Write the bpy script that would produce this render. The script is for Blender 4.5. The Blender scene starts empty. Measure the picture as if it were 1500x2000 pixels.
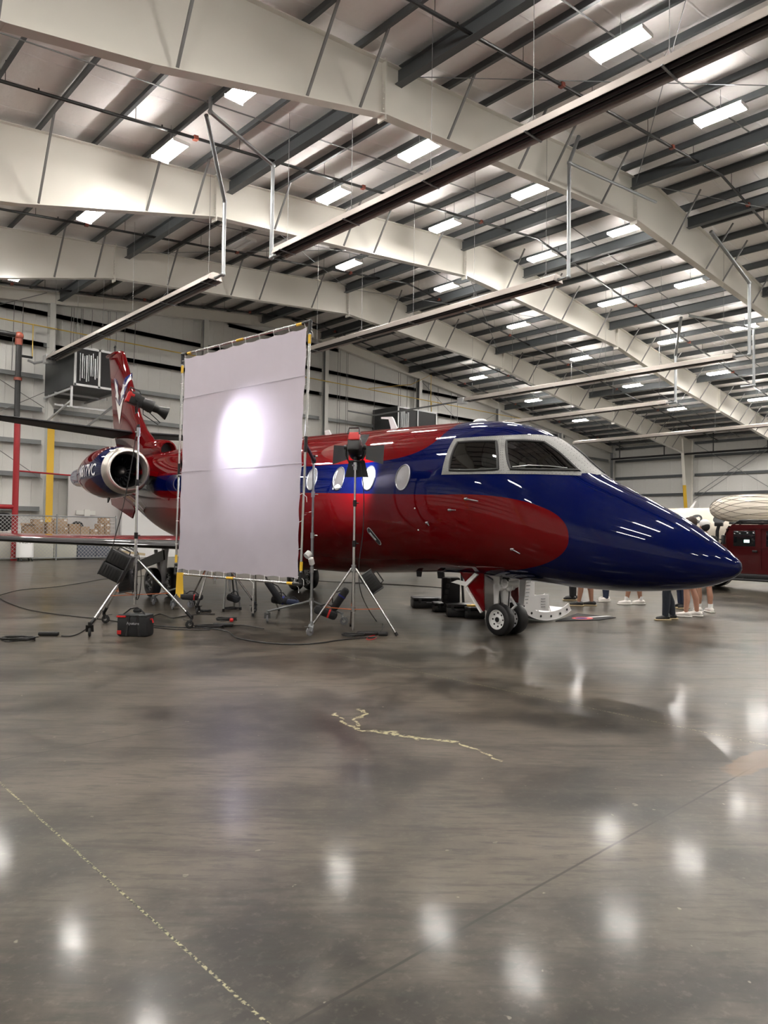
import bpy, bmesh, math, random
from mathutils import Vector, Matrix
random.seed(7)
R = math.radians
sc = bpy.context.scene
C = sc.collection

# ---------------------------------------------------------------- camera, world, exposure, lights
cam_d = bpy.data.cameras.new('camera'); cam = bpy.data.objects.new('camera', cam_d); C.objects.link(cam)
cam_d.sensor_fit = 'HORIZONTAL'; cam_d.sensor_width = 36.0; cam_d.lens = 36.0 * 1410 / 1500
cam_d.clip_start = 0.05; cam_d.clip_end = 300
_yaw, _pit, _rol = R(47.0456), R(1.5571), R(0.764)
_fw = Vector((math.cos(_yaw) * math.cos(_pit), math.sin(_yaw) * math.cos(_pit), math.sin(_pit)))
_rt = Vector((math.sin(_yaw), -math.cos(_yaw), 0)); _up = _rt.cross(_fw)
_r2 = _rt * math.cos(_rol) + _up * math.sin(_rol); _u2 = _up * math.cos(_rol) - _rt * math.sin(_rol)
CAMM = Matrix(((_r2.x, _u2.x, -_fw.x, 0), (_r2.y, _u2.y, -_fw.y, 0), (_r2.z, _u2.z, -_fw.z, 1.42), (0, 0, 0, 1)))
cam.matrix_world = CAMM
sc.camera = cam
sc.view_settings.view_transform = 'Standard'
sc.view_settings.look = 'None'
sc.view_settings.gamma = 1
sc.view_settings.exposure = 2.1
try: sc.view_settings.use_curve_mapping = False
except Exception: pass
w = bpy.data.worlds.new('world'); sc.world = w; w.use_nodes = True
w.node_tree.nodes['Background'].inputs[0].default_value = (0.8, 0.85, 1, 1)
w.node_tree.nodes['Background'].inputs[1].default_value = 0.02
LIGHT_E = 34.0        # emission of the ceiling light tubes
SPOT_A = 45.0        # studio light aimed at the diffusion sheet (watts)
SPOT_B = 110.0        # barn-door light aimed at the cabin windows
SPOT_C = 260.0

# ---------------------------------------------------------------- materials
def mat(name, col, rough=0.5, metal=0.0, coat=0.0, spec=0.5, emit=None, noise=None, bump=None, trans=0, coat_r=0.05):
    m = bpy.data.materials.new(name); m.use_nodes = True
    nt = m.node_tree; b = nt.nodes['Principled BSDF']
    b.inputs['Base Color'].default_value = (*col, 1); b.inputs['Roughness'].default_value = rough
    b.inputs['Metallic'].default_value = metal; b.inputs['Coat Weight'].default_value = coat
    b.inputs['Coat Roughness'].default_value = coat_r
    b.inputs['Specular IOR Level'].default_value = spec
    b.inputs['Transmission Weight'].default_value = trans
    if emit: b.inputs['Emission Color'].default_value = (*emit[0], 1); b.inputs['Emission Strength'].default_value = emit[1]
    if noise or bump:
        tc = nt.nodes.new('ShaderNodeTexCoord'); n = nt.nodes.new('ShaderNodeTexNoise')
        n.inputs['Scale'].default_value = (noise or bump)[0]; n.inputs['Detail'].default_value = 5
        nt.links.new(tc.outputs['Object'], n.inputs['Vector'])
        if noise:
            mx = nt.nodes.new('ShaderNodeMix'); mx.data_type = 'RGBA'
            k = noise[1]
            mx.inputs[6].default_value = (*[c * (1 - k) for c in col], 1); mx.inputs[7].default_value = (*[min(1, c * (1 + k)) for c in col], 1)
            nt.links.new(n.outputs['Fac'], mx.inputs[0]); nt.links.new(mx.outputs[2], b.inputs['Base Color'])
        if bump:
            bp = nt.nodes.new('ShaderNodeBump'); bp.inputs['Strength'].default_value = bump[1]; bp.inputs['Distance'].default_value = 0.02
            nt.links.new(n.outputs['Fac'], bp.inputs['Height']); nt.links.new(bp.outputs[0], b.inputs['Normal'])
    return m

class NG:
    """tiny node-maths helper"""
    def __init__(s, m): s.nt = m.node_tree; s.l = s.nt.links
    def n(s, t): return s.nt.nodes.new(t)
    def put(s, v, sock):
        if isinstance(v, (int, float)): sock.default_value = v
        else: s.l.new(v, sock)
    def m(s, op, a, b=0.0, c=None, clamp=False):
        x = s.n('ShaderNodeMath'); x.operation = op; x.use_clamp = clamp
        s.put(a, x.inputs[0]); s.put(b, x.inputs[1])
        if c is not None: s.put(c, x.inputs[2])
        return x.outputs[0]
    def mixc(s, f, a, b):
        x = s.n('ShaderNodeMix'); x.data_type = 'RGBA'; s.put(f, x.inputs[0])
        for v, k in ((a, 6), (b, 7)):
            if isinstance(v, tuple): x.inputs[k].default_value = (*v, 1)
            else: s.l.new(v, x.inputs[k])
        return x.outputs[2]
    def ramp(s, v, a, b):  # smoothstep like clamp
        x = s.n('ShaderNodeMapRange'); x.interpolation_type = 'SMOOTHSTEP'; s.put(v, x.inputs[0]); x.inputs[1].default_value = a; x.inputs[2].default_value = b
        return x.outputs[0]
    def noise(s, vec, scale, detail=4, rough=.55, dist=0):
        x = s.n('ShaderNodeTexNoise'); x.inputs['Scale'].default_value = scale; x.inputs['Detail'].default_value = detail
        x.inputs['Roughness'].default_value = rough; x.inputs['Distortion'].default_value = dist; s.l.new(vec, x.inputs['Vector']); return x.outputs['Fac']

M = {}
M['chrome'] = mat('chrome', (.62, .62, .62), .22, 1)
M['steel'] = mat('steel', (.42, .43, .44), .35, 1, noise=(20, .15))
M['galv'] = mat('galvanised', (.30, .315, .325), .42, .8, noise=(8, .15))
M['brushed'] = mat('brushed_aluminium', (.62, .62, .60), .35, .85, noise=(6, .25))
M['black'] = mat('black_plastic', (.012, .012, .013), .35)
M['blackm'] = mat('black_metal', (.015, .015, .016), .4, .3)
M['rubber'] = mat('rubber', (.012, .012, .012), .6, bump=(60, .2))
M['cable'] = mat('cable', (.012, .012, .012), .45)
M['purlin'] = mat('purlin_grey', (.075, .083, .088), .45, noise=(3, .12))
M['brace'] = mat('brace_grey', (.20, .20, .20), .45, .2)
M['girt'] = mat('girt_grey', (.20, .21, .215), .4, .2, noise=(2, .15))
M['beam'] = mat('cream_beam_paint', (.74, .72, .66), .22, 0, coat=.35, noise=(.6, .03), coat_r=.12)
M['column'] = mat('column_paint', (.60, .60, .57), .4)
M['pipeblk'] = mat('black_pipe', (.014, .014, .015), .4)
M['copper'] = mat('rust_red_coupling', (.22, .05, .03), .4)
M['yellow'] = mat('yellow_paint', (.68, .42, .03), .45)
M['yellow2'] = mat('yellow_gas_pipe', (.62, .42, .08), .4)
M['redpipe'] = mat('red_pipe_paint', (.32, .012, .018), .35)
M['heater'] = mat('heater_reflector', (.40, .36, .33), .35, .4, noise=(3, .1))
M['heattube'] = mat('heater_tube', (.02, .018, .02), .4, .3)
M['white'] = mat('white_paint', (.8, .8, .8), .3, coat=.3)
M['whitep'] = mat('white_plastic', (.82, .82, .80), .4)
M['orange'] = mat('orange_strap', (.42, .10, .025), .5)
M['red'] = mat('red_plastic', (.5, .015, .015), .35)
M['cardboard'] = mat('cardboard', (.36, .23, .13), .8, noise=(5, .15))
M['cardboard2'] = mat('pale_cardboard', (.44, .31, .20), .8, noise=(5, .15))
M['tape'] = mat('paper_label', (.8, .78, .74), .6)
M['slate'] = mat('slate_blue_panel', (.10, .115, .16), .6)
M['panel'] = mat('cream_panel', (.55, .55, .48), .6)
M['hvac'] = mat('dark_unit_grey', (.045, .048, .05), .5, .2, noise=(2, .2))
M['hvaclight'] = mat('light_metal', (.55, .56, .57), .35, .5)
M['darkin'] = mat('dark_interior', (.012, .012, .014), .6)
M['silver'] = mat('window_frame_metal', (.15, .15, .145), .45, .8, noise=(9, .3))
M['tyre'] = mat('tyre', (.010, .010, .011), .42)
M['skin'] = mat('skin', (.45, .24, .17), .5, noise=(30, .08))
M['skin2'] = mat('skin_tan', (.33, .17, .11), .5, noise=(30, .08))
M['denim'] = mat('dark_denim', (.018, .022, .032), .85, noise=(60, .3))
M['blackcloth'] = mat('black_cloth', (.010, .010, .011), .85, noise=(50, .3))
M['navy'] = mat('navy_cloth', (.015, .022, .05), .85)
M['khaki'] = mat('khaki_cloth', (.28, .23, .16), .85)
M['greycloth'] = mat('grey_cloth', (.18, .18, .19), .85)
M['whitecloth'] = mat('white_cloth', (.75, .75, .74), .8)
M['hair'] = mat('brown_hair', (.035, .020, .013), .6)
M['shoe_white'] = mat('white_shoe', (.75, .72, .68), .5)
M['shoe_black'] = mat('black_shoe', (.012, .012, .013), .4)
M['sole'] = mat('gum_sole', (.45, .36, .22), .6)
M['suvred'] = mat('truck_red_paint', (.045, .002, .003), .3, coat=.8, spec=.2)
M['suvglass'] = mat('truck_glass', (.006, .007, .008), .05)
M['jetwhite'] = mat('jet_cream_paint', (.74, .68, .58), .22, coat=.6)
M['lineg'] = mat('grey_line', (.16, .14, .12), .5)
M['fanblk'] = mat('fan_blade', (.03, .03, .035), .3, .8)
M['lip'] = mat('inlet_lip_metal', (.62, .58, .54), .3, .9)
M['textwhite'] = mat('white_lettering', (.85, .85, .85), .4)
M['textgrey'] = mat('grey_lettering', (.4, .4, .42), .4)
M['textnavy'] = mat('navy_lettering', (.02, .02, .05), .5)
M['blue2'] = mat('royal_blue_paint', (.006, .018, .17), .12, coat=1)
M['red2'] = mat('crimson_paint', (.115, .0006, .002), .4, coat=.85, spec=0)
M['bluecloth'] = mat('blue_cloth', (.01, .015, .16), .8)
M['wood'] = mat('pale_wood', (.50, .40, .25), .6)
M['emitoff'] = mat('unlit_diffuser', (.62, .62, .62), .3)
M['tube'] = mat('lit_tube', (.9, .9, .9), .4, emit=((1.0, .955, .90), LIGHT_E))
M['lens'] = mat('glass_lens', (.02, .02, .025), .05)
M['screen'] = mat('display', (.25, .32, .33), .3)
M['teal'] = mat('painted_reflection_glow', (.3, .7, .65), .4, emit=((.55, 1, .9), 1.2))  # emissive colour that imitates a reflection on glass

# brown polished concrete with saw-cut joints, mottling and pale efflorescence
def floor_mat():
    m = bpy.data.materials.new('polished_concrete'); m.use_nodes = True; g = NG(m); nt = m.node_tree; b = nt.nodes['Principled BSDF']
    geo = g.n('ShaderNodeNewGeometry'); sx = g.n('ShaderNodeSeparateXYZ'); g.l.new(geo.outputs['Position'], sx.inputs[0]); P = geo.outputs['Position']; X, Y = sx.outputs[0], sx.outputs[1]
    n1 = g.noise(P, .8, 8, .62, .2); n2 = g.noise(P, 3.2, 8, .6, .3); n3 = g.noise(P, 26, 5, .65)
    mp = g.n('ShaderNodeMapping'); mp.inputs['Scale'].default_value = (.45, 2.6, 1); mr = g.n('ShaderNodeVectorRotate'); mr.rotation_type = 'Z_AXIS'; mr.inputs['Angle'].default_value = R(43); g.l.new(P, mr.inputs[0]); g.l.new(mr.outputs[0], mp.inputs[0])
    n4 = g.noise(mp.outputs[0], 2.2, 7, .6, .8)
    c = g.mixc(g.ramp(n1, .36, .66), (.018, .015, .011), (.118, .098, .076))
    c = g.mixc(g.m('MULTIPLY', g.ramp(n2, .42, .68), .45), c, (.105, .090, .070))
    c = g.mixc(g.m('MULTIPLY', g.ramp(n4, .48, .72), .7), c, (.024, .020, .015))
    c = g.mixc(g.m('MULTIPLY', g.ramp(n3, .52, .75), .28), c, (.16, .14, .11))
    def joint(v, first, sp, w):
        a = g.m('DIVIDE', g.m('SUBTRACT', v, first - sp * 40 - sp / 2), sp); f = g.m('SUBTRACT', g.m('FRACT', a), .5)
        d = g.m('MULTIPLY', g.m('ABSOLUTE', f), sp); return g.m('SUBTRACT', 1, g.ramp(d, w * .4, w))
    wob = g.m('MULTIPLY', g.m('SUBTRACT', g.noise(P, 9, 3), .5), .008)
    jx = joint(g.m('ADD', X, wob), 1.212, 4.09, .008); jy = joint(g.m('ADD', Y, wob), 1.72, 3.1, .0085)
    c = g.mixc(g.m('MULTIPLY', g.m('MAXIMUM', jx, jy), .92), c, (.02, .017, .012))
    n5 = g.noise(P, 60, 3); gr = g.m('MULTIPLY', g.m('MULTIPLY', jx, g.ramp(n5, .46, .56)), .6)
    c = g.mixc(gr, c, (.50, .47, .26))
    sp = g.noise(P, 14, 2, .5); c = g.mixc(g.m('MULTIPLY', g.ramp(sp, .735, .76), .5), c, (.32, .29, .22))
    n6 = g.noise(mp.outputs[0], 9, 6, .7, .4); c = g.mixc(g.m('MULTIPLY', g.ramp(n6, .46, .66), .6), c, (.024, .025, .019))
    # efflorescence streak
    pts = [(3.83, 4.36), (3.78, 4.24), (3.58, 4.16), (3.50, 4.02), (3.44, 3.90), (3.50, 3.80), (3.56, 3.68), (3.60, 3.50), (3.74, 3.28), (3.66, 2.80)]
    pts2 = [(3.60, 4.38), (3.47, 4.15), (3.44, 3.95)]
    fac = None
    wv = g.n('ShaderNodeVectorMath'); wv.operation = 'ADD'; nn = g.n('ShaderNodeTexNoise'); nn.inputs['Scale'].default_value = 7; nn.inputs['Detail'].default_value = 6; g.l.new(P, nn.inputs['Vector'])
    sc_ = g.n('ShaderNodeVectorMath'); sc_.operation = 'MULTIPLY_ADD'; g.l.new(nn.outputs['Color'], sc_.inputs[0]); sc_.inputs[1].default_value = (.16, .16, 0); sc_.inputs[2].default_value = (-.08, -.08, 0)
    g.l.new(P, wv.inputs[0]); g.l.new(sc_.outputs[0], wv.inputs[1]); s2 = g.n('ShaderNodeSeparateXYZ'); g.l.new(wv.outputs[0], s2.inputs[0]); PX, PY = s2.outputs[0], s2.outputs[1]
    for L, wd in ((pts, .021), (pts2, .018)):
        for k, ((x0, y0), (x1, y1)) in enumerate(zip(L[:-1], L[1:])):
            dx, dy = x1 - x0, y1 - y0; l2 = dx * dx + dy * dy
            t = g.m('DIVIDE', g.m('ADD', g.m('MULTIPLY', g.m('SUBTRACT', PX, x0), dx), g.m('MULTIPLY', g.m('SUBTRACT', PY, y0), dy)), l2, clamp=True)
            ex = g.m('SUBTRACT', g.m('SUBTRACT', PX, x0), g.m('MULTIPLY', t, dx)); ey = g.m('SUBTRACT', g.m('SUBTRACT', PY, y0), g.m('MULTIPLY', t, dy))
            d = g.m('SQRT', g.m('ADD', g.m('MULTIPLY', ex, ex), g.m('MULTIPLY', ey, ey)))
            wk = wd * (1.8 if k in (5, 6, 7) else 1 if k < 8 else .7)
            v = g.m('SUBTRACT', 1, g.ramp(d, wk * .45, wk)); fac = v if fac is None else g.m('MAXIMUM', fac, v)
    c = g.mixc(g.m('MULTIPLY', fac, g.m('MULTIPLY', g.ramp(n3, .40, .56), .8)), c, (.46, .43, .24))
    # brown stain at right
    ddx = g.m('DIVIDE', g.m('SUBTRACT', PX, 4.85), .42); ddy = g.m('DIVIDE', g.m('SUBTRACT', PY, 1.76), .10)
    st = g.m('SUBTRACT', 1, g.ramp(g.m('ADD', g.m('MULTIPLY', ddx, ddx), g.m('MULTIPLY', ddy, ddy)), .6, 1.1))
    c = g.mixc(g.m('MULTIPLY', st, .55), c, (.16, .09, .035))
    g.l.new(c, b.inputs['Base Color'])
    ro = g.m('ADD', .26, g.m('ADD', g.m('MULTIPLY', g.ramp(n1, .3, .8), .10), g.m('MULTIPLY', n4, .09))); g.l.new(ro, b.inputs['Roughness'])
    b.inputs['Specular IOR Level'].default_value = .22; b.inputs['Coat Weight'].default_value = .15; g.l.new(g.m('ADD', .045, g.m('MULTIPLY', n4, .12)), b.inputs['Coat Roughness'])
    bp = g.n('ShaderNodeBump'); bp.inputs['Strength'].default_value = .045; bp.inputs['Distance'].default_value = .02
    g.l.new(g.m('ADD', g.m('MULTIPLY', n3, .12), g.m('MULTIPLY', n1, 1.5)), bp.inputs['Height']); g.l.new(bp.outputs[0], b.inputs['Normal']); g.l.new(bp.outputs[0], b.inputs['Coat Normal'])
    return m
M['floor'] = floor_mat()

def fabric_mat(name, col, axis, spacing, depth, seam=.5):
    """white insulation facing: faint seams along one axis"""
    m = bpy.data.materials.new(name); m.use_nodes = True; g = NG(m); b = m.node_tree.nodes['Principled BSDF']
    geo = g.n('ShaderNodeNewGeometry'); sx = g.n('ShaderNodeSeparateXYZ'); g.l.new(geo.outputs['Position'], sx.inputs[0])
    v = sx.outputs[axis]; n = g.noise(geo.outputs['Position'], 1.2, 4); n2 = g.noise(geo.outputs['Position'], 6, 4)
    v = g.m('ADD', v, g.m('MULTIPLY', n, .08))
    f = g.m('ABSOLUTE', g.m('SUBTRACT', g.m('FRACT', g.m('DIVIDE', v, spacing)), .5)); s = g.m('SUBTRACT', 1, g.ramp(f, .0, .035))
    c = g.mixc(g.m('MULTIPLY', s, seam), g.mixc(n2, tuple(x * .94 for x in col), col), tuple(min(1, x * 1.25) for x in col))
    g.l.new(c, b.inputs['Base Color']); b.inputs['Roughness'].default_value = .5; b.inputs['Specular IOR Level'].default_value = .35
    bp = g.n('ShaderNodeBump'); bp.inputs['Strength'].default_value = .5; bp.inputs['Distance'].default_value = depth
    g.l.new(g.m('ADD', s, g.m('MULTIPLY', n2, .7)), bp.inputs['Height']); g.l.new(bp.outputs[0], b.inputs['Normal'])
    return m
M['ceil'] = fabric_mat('white_roof_insulation', (.88, .855, .84), 1, 1.25, .03)
M['wall'] = fabric_mat('white_wall_liner', (.70, .695, .67), 0, .61, .03, .12)
M['wallx'] = fabric_mat('white_side_wall_liner', (.70, .695, .67), 1, 1.2, .03, .12)

def jet_paint():
    """blue with two crimson lobes that run back along the body"""
    m = bpy.data.materials.new('jet_livery'); m.use_nodes = True; g = NG(m); b = m.node_tree.nodes['Principled BSDF']
    tc = g.n('ShaderNodeTexCoord'); sx = g.n('ShaderNodeSeparateXYZ'); g.l.new(tc.outputs['Object'], sx.inputs[0]); X, Z = sx.outputs[0], sx.outputs[2]
    def lobe(x0, zc, a, bu, bd, n):
        dx = g.m('DIVIDE', g.m('MAXIMUM', g.m('SUBTRACT', X, x0), 0), a); dz = g.m('SUBTRACT', Z, zc)
        zz = g.m('ABSOLUTE', g.m('MAXIMUM', g.m('DIVIDE', dz, bu), g.m('DIVIDE', dz, -bd)))
        return g.m('SUBTRACT', 1, g.ramp(g.m('ADD', g.m('POWER', dx, n), g.m('POWER', zz, n)), .997, 1.003))
    # lower lobe: top edge rises slightly towards the tail
    zs = g.m('SUBTRACT', Z, g.m('MULTIPLY', g.m('MAXIMUM', g.m('SUBTRACT', -.3, X), 0), .041)); 
    def lobe2(x0, zc, a, bu, bd, n, ZZ):
        dx = g.m('DIVIDE', g.m('MAXIMUM', g.m('SUBTRACT', X, x0), 0), a); dz = g.m('SUBTRACT', ZZ, zc)
        zz = g.m('MAXIMUM', g.m('DIVIDE', dz, bu), g.m('DIVIDE', dz, -bd))
        return g.m('SUBTRACT', 1, g.ramp(g.m('ADD', g.m('POWER', dx, n), g.m('POWER', zz, n)), .995, 1.005))
    aft = g.m('LESS_THAN', X, -1.2)
    low = lobe2(-.2, 1.38, 1.78, .545, .47, 2.3, zs)
    low = g.m('MAXIMUM', low, g.m('MULTIPLY', g.m('LESS_THAN', X, -.9), g.m('LESS_THAN', zs, 1.4)))
    zu = g.m('SUBTRACT', Z, g.m('MULTIPLY', g.m('MAXIMUM', g.m('SUBTRACT', -1.9, X), 0), .026))
    up = lobe2(-1.95, 2.92, 1.37, .60, .45, 3, zu)
    up = g.m('MAXIMUM', up, g.m('MULTIPLY', g.m('LESS_THAN', X, -1.95), g.m('GREATER_THAN', zu, 2.6)))
    f = g.m('MAXIMUM', low, up)
    g.l.new(g.mixc(f, (.0004, .003, .045), (.115, .0006, .002)), b.inputs['Base Color'])
    b.inputs['Roughness'].default_value = .4; b.inputs['Specular IOR Level'].default_value = 0; b.inputs['Coat Weight'].default_value = .85; b.inputs['Coat IOR'].default_value = 1.42; b.inputs['Coat Roughness'].default_value = .025
    return m
M['livery'] = jet_paint()

def nacelle_paint():
    m = bpy.data.materials.new('nacelle_livery'); m.use_nodes = True; g = NG(m); b = m.node_tree.nodes['Principled BSDF']
    tc = g.n('ShaderNodeTexCoord'); sx = g.n('ShaderNodeSeparateXYZ'); g.l.new(tc.outputs['Object'], sx.inputs[0]); X, Z = sx.outputs[0], sx.outputs[2]
    dz = g.m('ABSOLUTE', g.m('SUBTRACT', Z, 2.76)); k = g.m('MAXIMUM', g.m('ADD', X, 10.85), 0)
    red = g.m('GREATER_THAN', g.m('SUBTRACT', dz, g.m('MULTIPLY', g.m('MULTIPLY', k, k), 2.0)), .175)
    g.l.new(g.mixc(red, (.0004, .003, .045), (.115, .0006, .002)), b.inputs['Base Color'])
    b.inputs['Roughness'].default_value = .4; b.inputs['Specular IOR Level'].default_value = 0; b.inputs['Coat Weight'].default_value = .85; b.inputs['Coat IOR'].default_value = 1.42; b.inputs['Coat Roughness'].default_value = .025
    return m
M['nacelle'] = nacelle_paint()

def sheet_mat():
    m = bpy.data.materials.new('diffusion_cloth'); m.use_nodes = True; nt = m.node_tree; nt.nodes.clear(); g = NG(m)
    o = g.n('ShaderNodeOutputMaterial'); d = g.n('ShaderNodeBsdfDiffuse'); t = g.n('ShaderNodeBsdfTranslucent'); mx = g.n('ShaderNodeMixShader')
    tc = g.n('ShaderNodeTexCoord'); n = g.noise(tc.outputs['Object'], 3, 4)
    c = g.mixc(n, (.50, .465, .52), (.55, .515, .575))
    g.l.new(c, d.inputs[0]); g.l.new(c, t.inputs[0]); mx.inputs[0].default_value = .38
    g.l.new(d.outputs[0], mx.inputs[1]); g.l.new(t.outputs[0], mx.inputs[2]); g.l.new(mx.outputs[0], o.inputs[0]); return m
M['sheet'] = sheet_mat()

def glass_mat():
    m = bpy.data.materials.new('cockpit_glass'); m.use_nodes = True; nt = m.node_tree; nt.nodes.clear(); g = NG(m)
    o = g.n('ShaderNodeOutputMaterial'); t = g.n('ShaderNodeBsdfTransparent'); t.inputs[0].default_value = (.30, .32, .30, 1)
    gl = g.n('ShaderNodeBsdfGlossy'); gl.inputs['Roughness'].default_value = .02; fr = g.n('ShaderNodeFresnel'); fr.inputs[0].default_value = 1.6
    mx = g.n('ShaderNodeMixShader'); g.l.new(g.m('MULTIPLY', fr.outputs[0], 1.4, clamp=True), mx.inputs[0]); g.l.new(t.outputs[0], mx.inputs[1]); g.l.new(gl.outputs[0], mx.inputs[2]); g.l.new(mx.outputs[0], o.inputs[0]); return m
M['glass'] = glass_mat()

def link_mat():
    """chain link weave: wires opaque, gaps open"""
    m = bpy.data.materials.new('chain_link'); m.use_nodes = True; nt = m.node_tree; nt.nodes.clear(); g = NG(m)
    o = g.n('ShaderNodeOutputMaterial'); t = g.n('ShaderNodeBsdfTransparent'); d = g.n('ShaderNodeBsdfPrincipled'); d.inputs['Base Color'].default_value = (.5, .5, .5, 1); d.inputs['Metallic'].default_value = .7; d.inputs['Roughness'].default_value = .4
    tc = g.n('ShaderNodeTexCoord'); sx = g.n('ShaderNodeSeparateXYZ'); g.l.new(tc.outputs['Object'], sx.inputs[0])
    a = g.m('ADD', sx.outputs[0], sx.outputs[2]); c = g.m('SUBTRACT', sx.outputs[0], sx.outputs[2])
    def ln(v): return g.m('LESS_THAN', g.m('ABSOLUTE', g.m('SUBTRACT', g.m('FRACT', g.m('DIVIDE', v, .16)), .5)), .06)
    mx = g.n('ShaderNodeMixShader'); g.l.new(g.m('MAXIMUM', ln(a), ln(c)), mx.inputs[0]); g.l.new(t.outputs[0], mx.inputs[1]); g.l.new(d.outputs[0], mx.inputs[2]); g.l.new(mx.outputs[0], o.inputs[0]); return m
M['link'] = link_mat()

# ---------------------------------------------------------------- mesh helpers
def wm(o):
    m = o.matrix_basis.copy(); p = o.parent
    while p: m = p.matrix_basis @ m; p = p.parent
    return m
def frame_of(a, b):
    z = (b - a).normalized(); x = z.orthogonal().normalized(); return x, z.cross(x), z
class MB:
    def __init__(s): s.v = []; s.f = []
    def add(s, v, f):
        k = len(s.v); s.v += [Vector(p) for p in v]; s.f += [tuple(i + k for i in q) for q in f]; return s
    def box(s, c, size, rz=0, rx=0, ry=0):
        m = Matrix.Translation(c) @ Matrix.Rotation(rz, 4, 'Z') @ Matrix.Rotation(ry, 4, 'Y') @ Matrix.Rotation(rx, 4, 'X'); h = Vector(size) / 2
        v = [m @ Vector((x * h.x, y * h.y, z * h.z)) for x in (-1, 1) for y in (-1, 1) for z in (-1, 1)]
        return s.add(v, [(0, 1, 3, 2), (4, 6, 7, 5), (0, 4, 5, 1), (2, 3, 7, 6), (0, 2, 6, 4), (1, 5, 7, 3)])
    def rbox(s, c, size, b=.01, rz=0, rx=0, ry=0):
        m = Matrix.Translation(c) @ Matrix.Rotation(rz, 4, 'Z') @ Matrix.Rotation(ry, 4, 'Y') @ Matrix.Rotation(rx, 4, 'X')
        bm = bmesh.new(); bmesh.ops.create_cube(bm, size=1); bmesh.ops.scale(bm, vec=size, verts=bm.verts)
        bmesh.ops.bevel(bm, geom=bm.edges[:], offset=b, segments=2, affect='EDGES', profile=.5)
        bm.verts.index_update(); s.add([m @ v.co for v in bm.verts], [tuple(v.index for v in f.verts) for f in bm.faces]); bm.free(); return s
    def bar(s, a, b, w, h, up=(0, 0, 1)):
        a, b = Vector(a), Vector(b); z = (b - a).normalized(); x = z.cross(Vector(up)).normalized(); y = x.cross(z)
        v = [p + x * i * w / 2 + y * j * h / 2 for p in (a, b) for i, j in ((-1, -1), (1, -1), (1, 1), (-1, 1))]
        return s.add(v, [(3, 2, 1, 0), (4, 5, 6, 7), (0, 1, 5, 4), (1, 2, 6, 5), (2, 3, 7, 6), (3, 0, 4, 7)])
    def cyl(s, a, b, r, r2=None, n=12, cap=True):
        a, b = Vector(a), Vector(b); r2 = r if r2 is None else r2; x, y, z = frame_of(a, b)
        v = [p + (x * math.cos(t * 2 * math.pi / n) + y * math.sin(t * 2 * math.pi / n)) * q for p, q in ((a, r), (b, r2)) for t in range(n)]
        f = [(i, (i + 1) % n, n + (i + 1) % n, n + i) for i in range(n)]
        if cap: f += [tuple(range(n))[::-1], tuple(range(n, 2 * n))]
        return s.add(v, f)
    def path(s, pts, r, n=8):
        pts = [Vector(p) for p in pts]; L = len(pts); x = None; v = []
        for i, p in enumerate(pts):
            d = (pts[min(i + 1, L - 1)] - pts[max(i - 1, 0)]).normalized()
            x = d.orthogonal().normalized() if x is None else (x - d * x.dot(d)).normalized()
            y = d.cross(x); v += [p + (x * math.cos(t * 2 * math.pi / n) + y * math.sin(t * 2 * math.pi / n)) * r for t in range(n)]
        f = [(i * n + t, i * n + (t + 1) % n, (i + 1) * n + (t + 1) % n, (i + 1) * n + t) for i in range(L - 1) for t in range(n)]
        f += [tuple(range(n))[::-1], tuple(range((L - 1) * n, L * n))]
        return s.add(v, f)
    def lathe(s, prof, a, axis, n=32, closed=False):
        a = Vector(a); axis = Vector(axis).normalized(); x = axis.orthogonal().normalized(); y = axis.cross(x); L = len(prof)
        v = [a + axis * h + (x * math.cos(t * 2 * math.pi / n) + y * math.sin(t * 2 * math.pi / n)) * max(r, 1e-4) for h, r in prof for t in range(n)]
        f = [(i * n + t, i * n + (t + 1) % n, (i + 1) * n + (t + 1) % n, (i + 1) * n + t) for i in range(L - 1) for t in range(n)]
        if closed: f += [tuple(range(n))[::-1], tuple(range((L - 1) * n, L * n))]
        return s.add(v, f)
    def prism(s, poly, off):
        """poly: list of 3-D points (planar), extruded by vector off"""
        n = len(poly); off = Vector(off); v = [Vector(p) for p in poly] + [Vector(p) + off for p in poly]
        return s.add(v, [tuple(range(n))[::-1], tuple(range(n, 2 * n))] + [(i, (i + 1) % n, n + (i + 1) % n, n + i) for i in range(n)])
    def ball(s, c, r, n=16, m=10, sc=(1, 1, 1)):
        c = Vector(c); v = []; f = []
        for i in range(m + 1):
            a = math.pi * i / m
            for t in range(n): v.append(c + Vector((math.sin(a) * math.cos(t * 2 * math.pi / n) * sc[0], math.sin(a) * math.sin(t * 2 * math.pi / n) * sc[1], math.cos(a) * sc[2])) * r)
        for i in range(m):
            for t in range(n): f.append((i * n + t, (i + 1) * n + t, (i + 1) * n + (t + 1) % n, i * n + (t + 1) % n))
        return s.add(v, f)
    def grid(s, rows, wrap=False):
        k = len(rows); n = len(rows[0]); v = [p for r in rows for p in r]; w_ = n if wrap else n - 1
        return s.add(v, [(i * n + t, i * n + (t + 1) % n, (i + 1) * n + (t + 1) % n, (i + 1) * n + t) for i in range(k - 1) for t in range(w_)])
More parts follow.
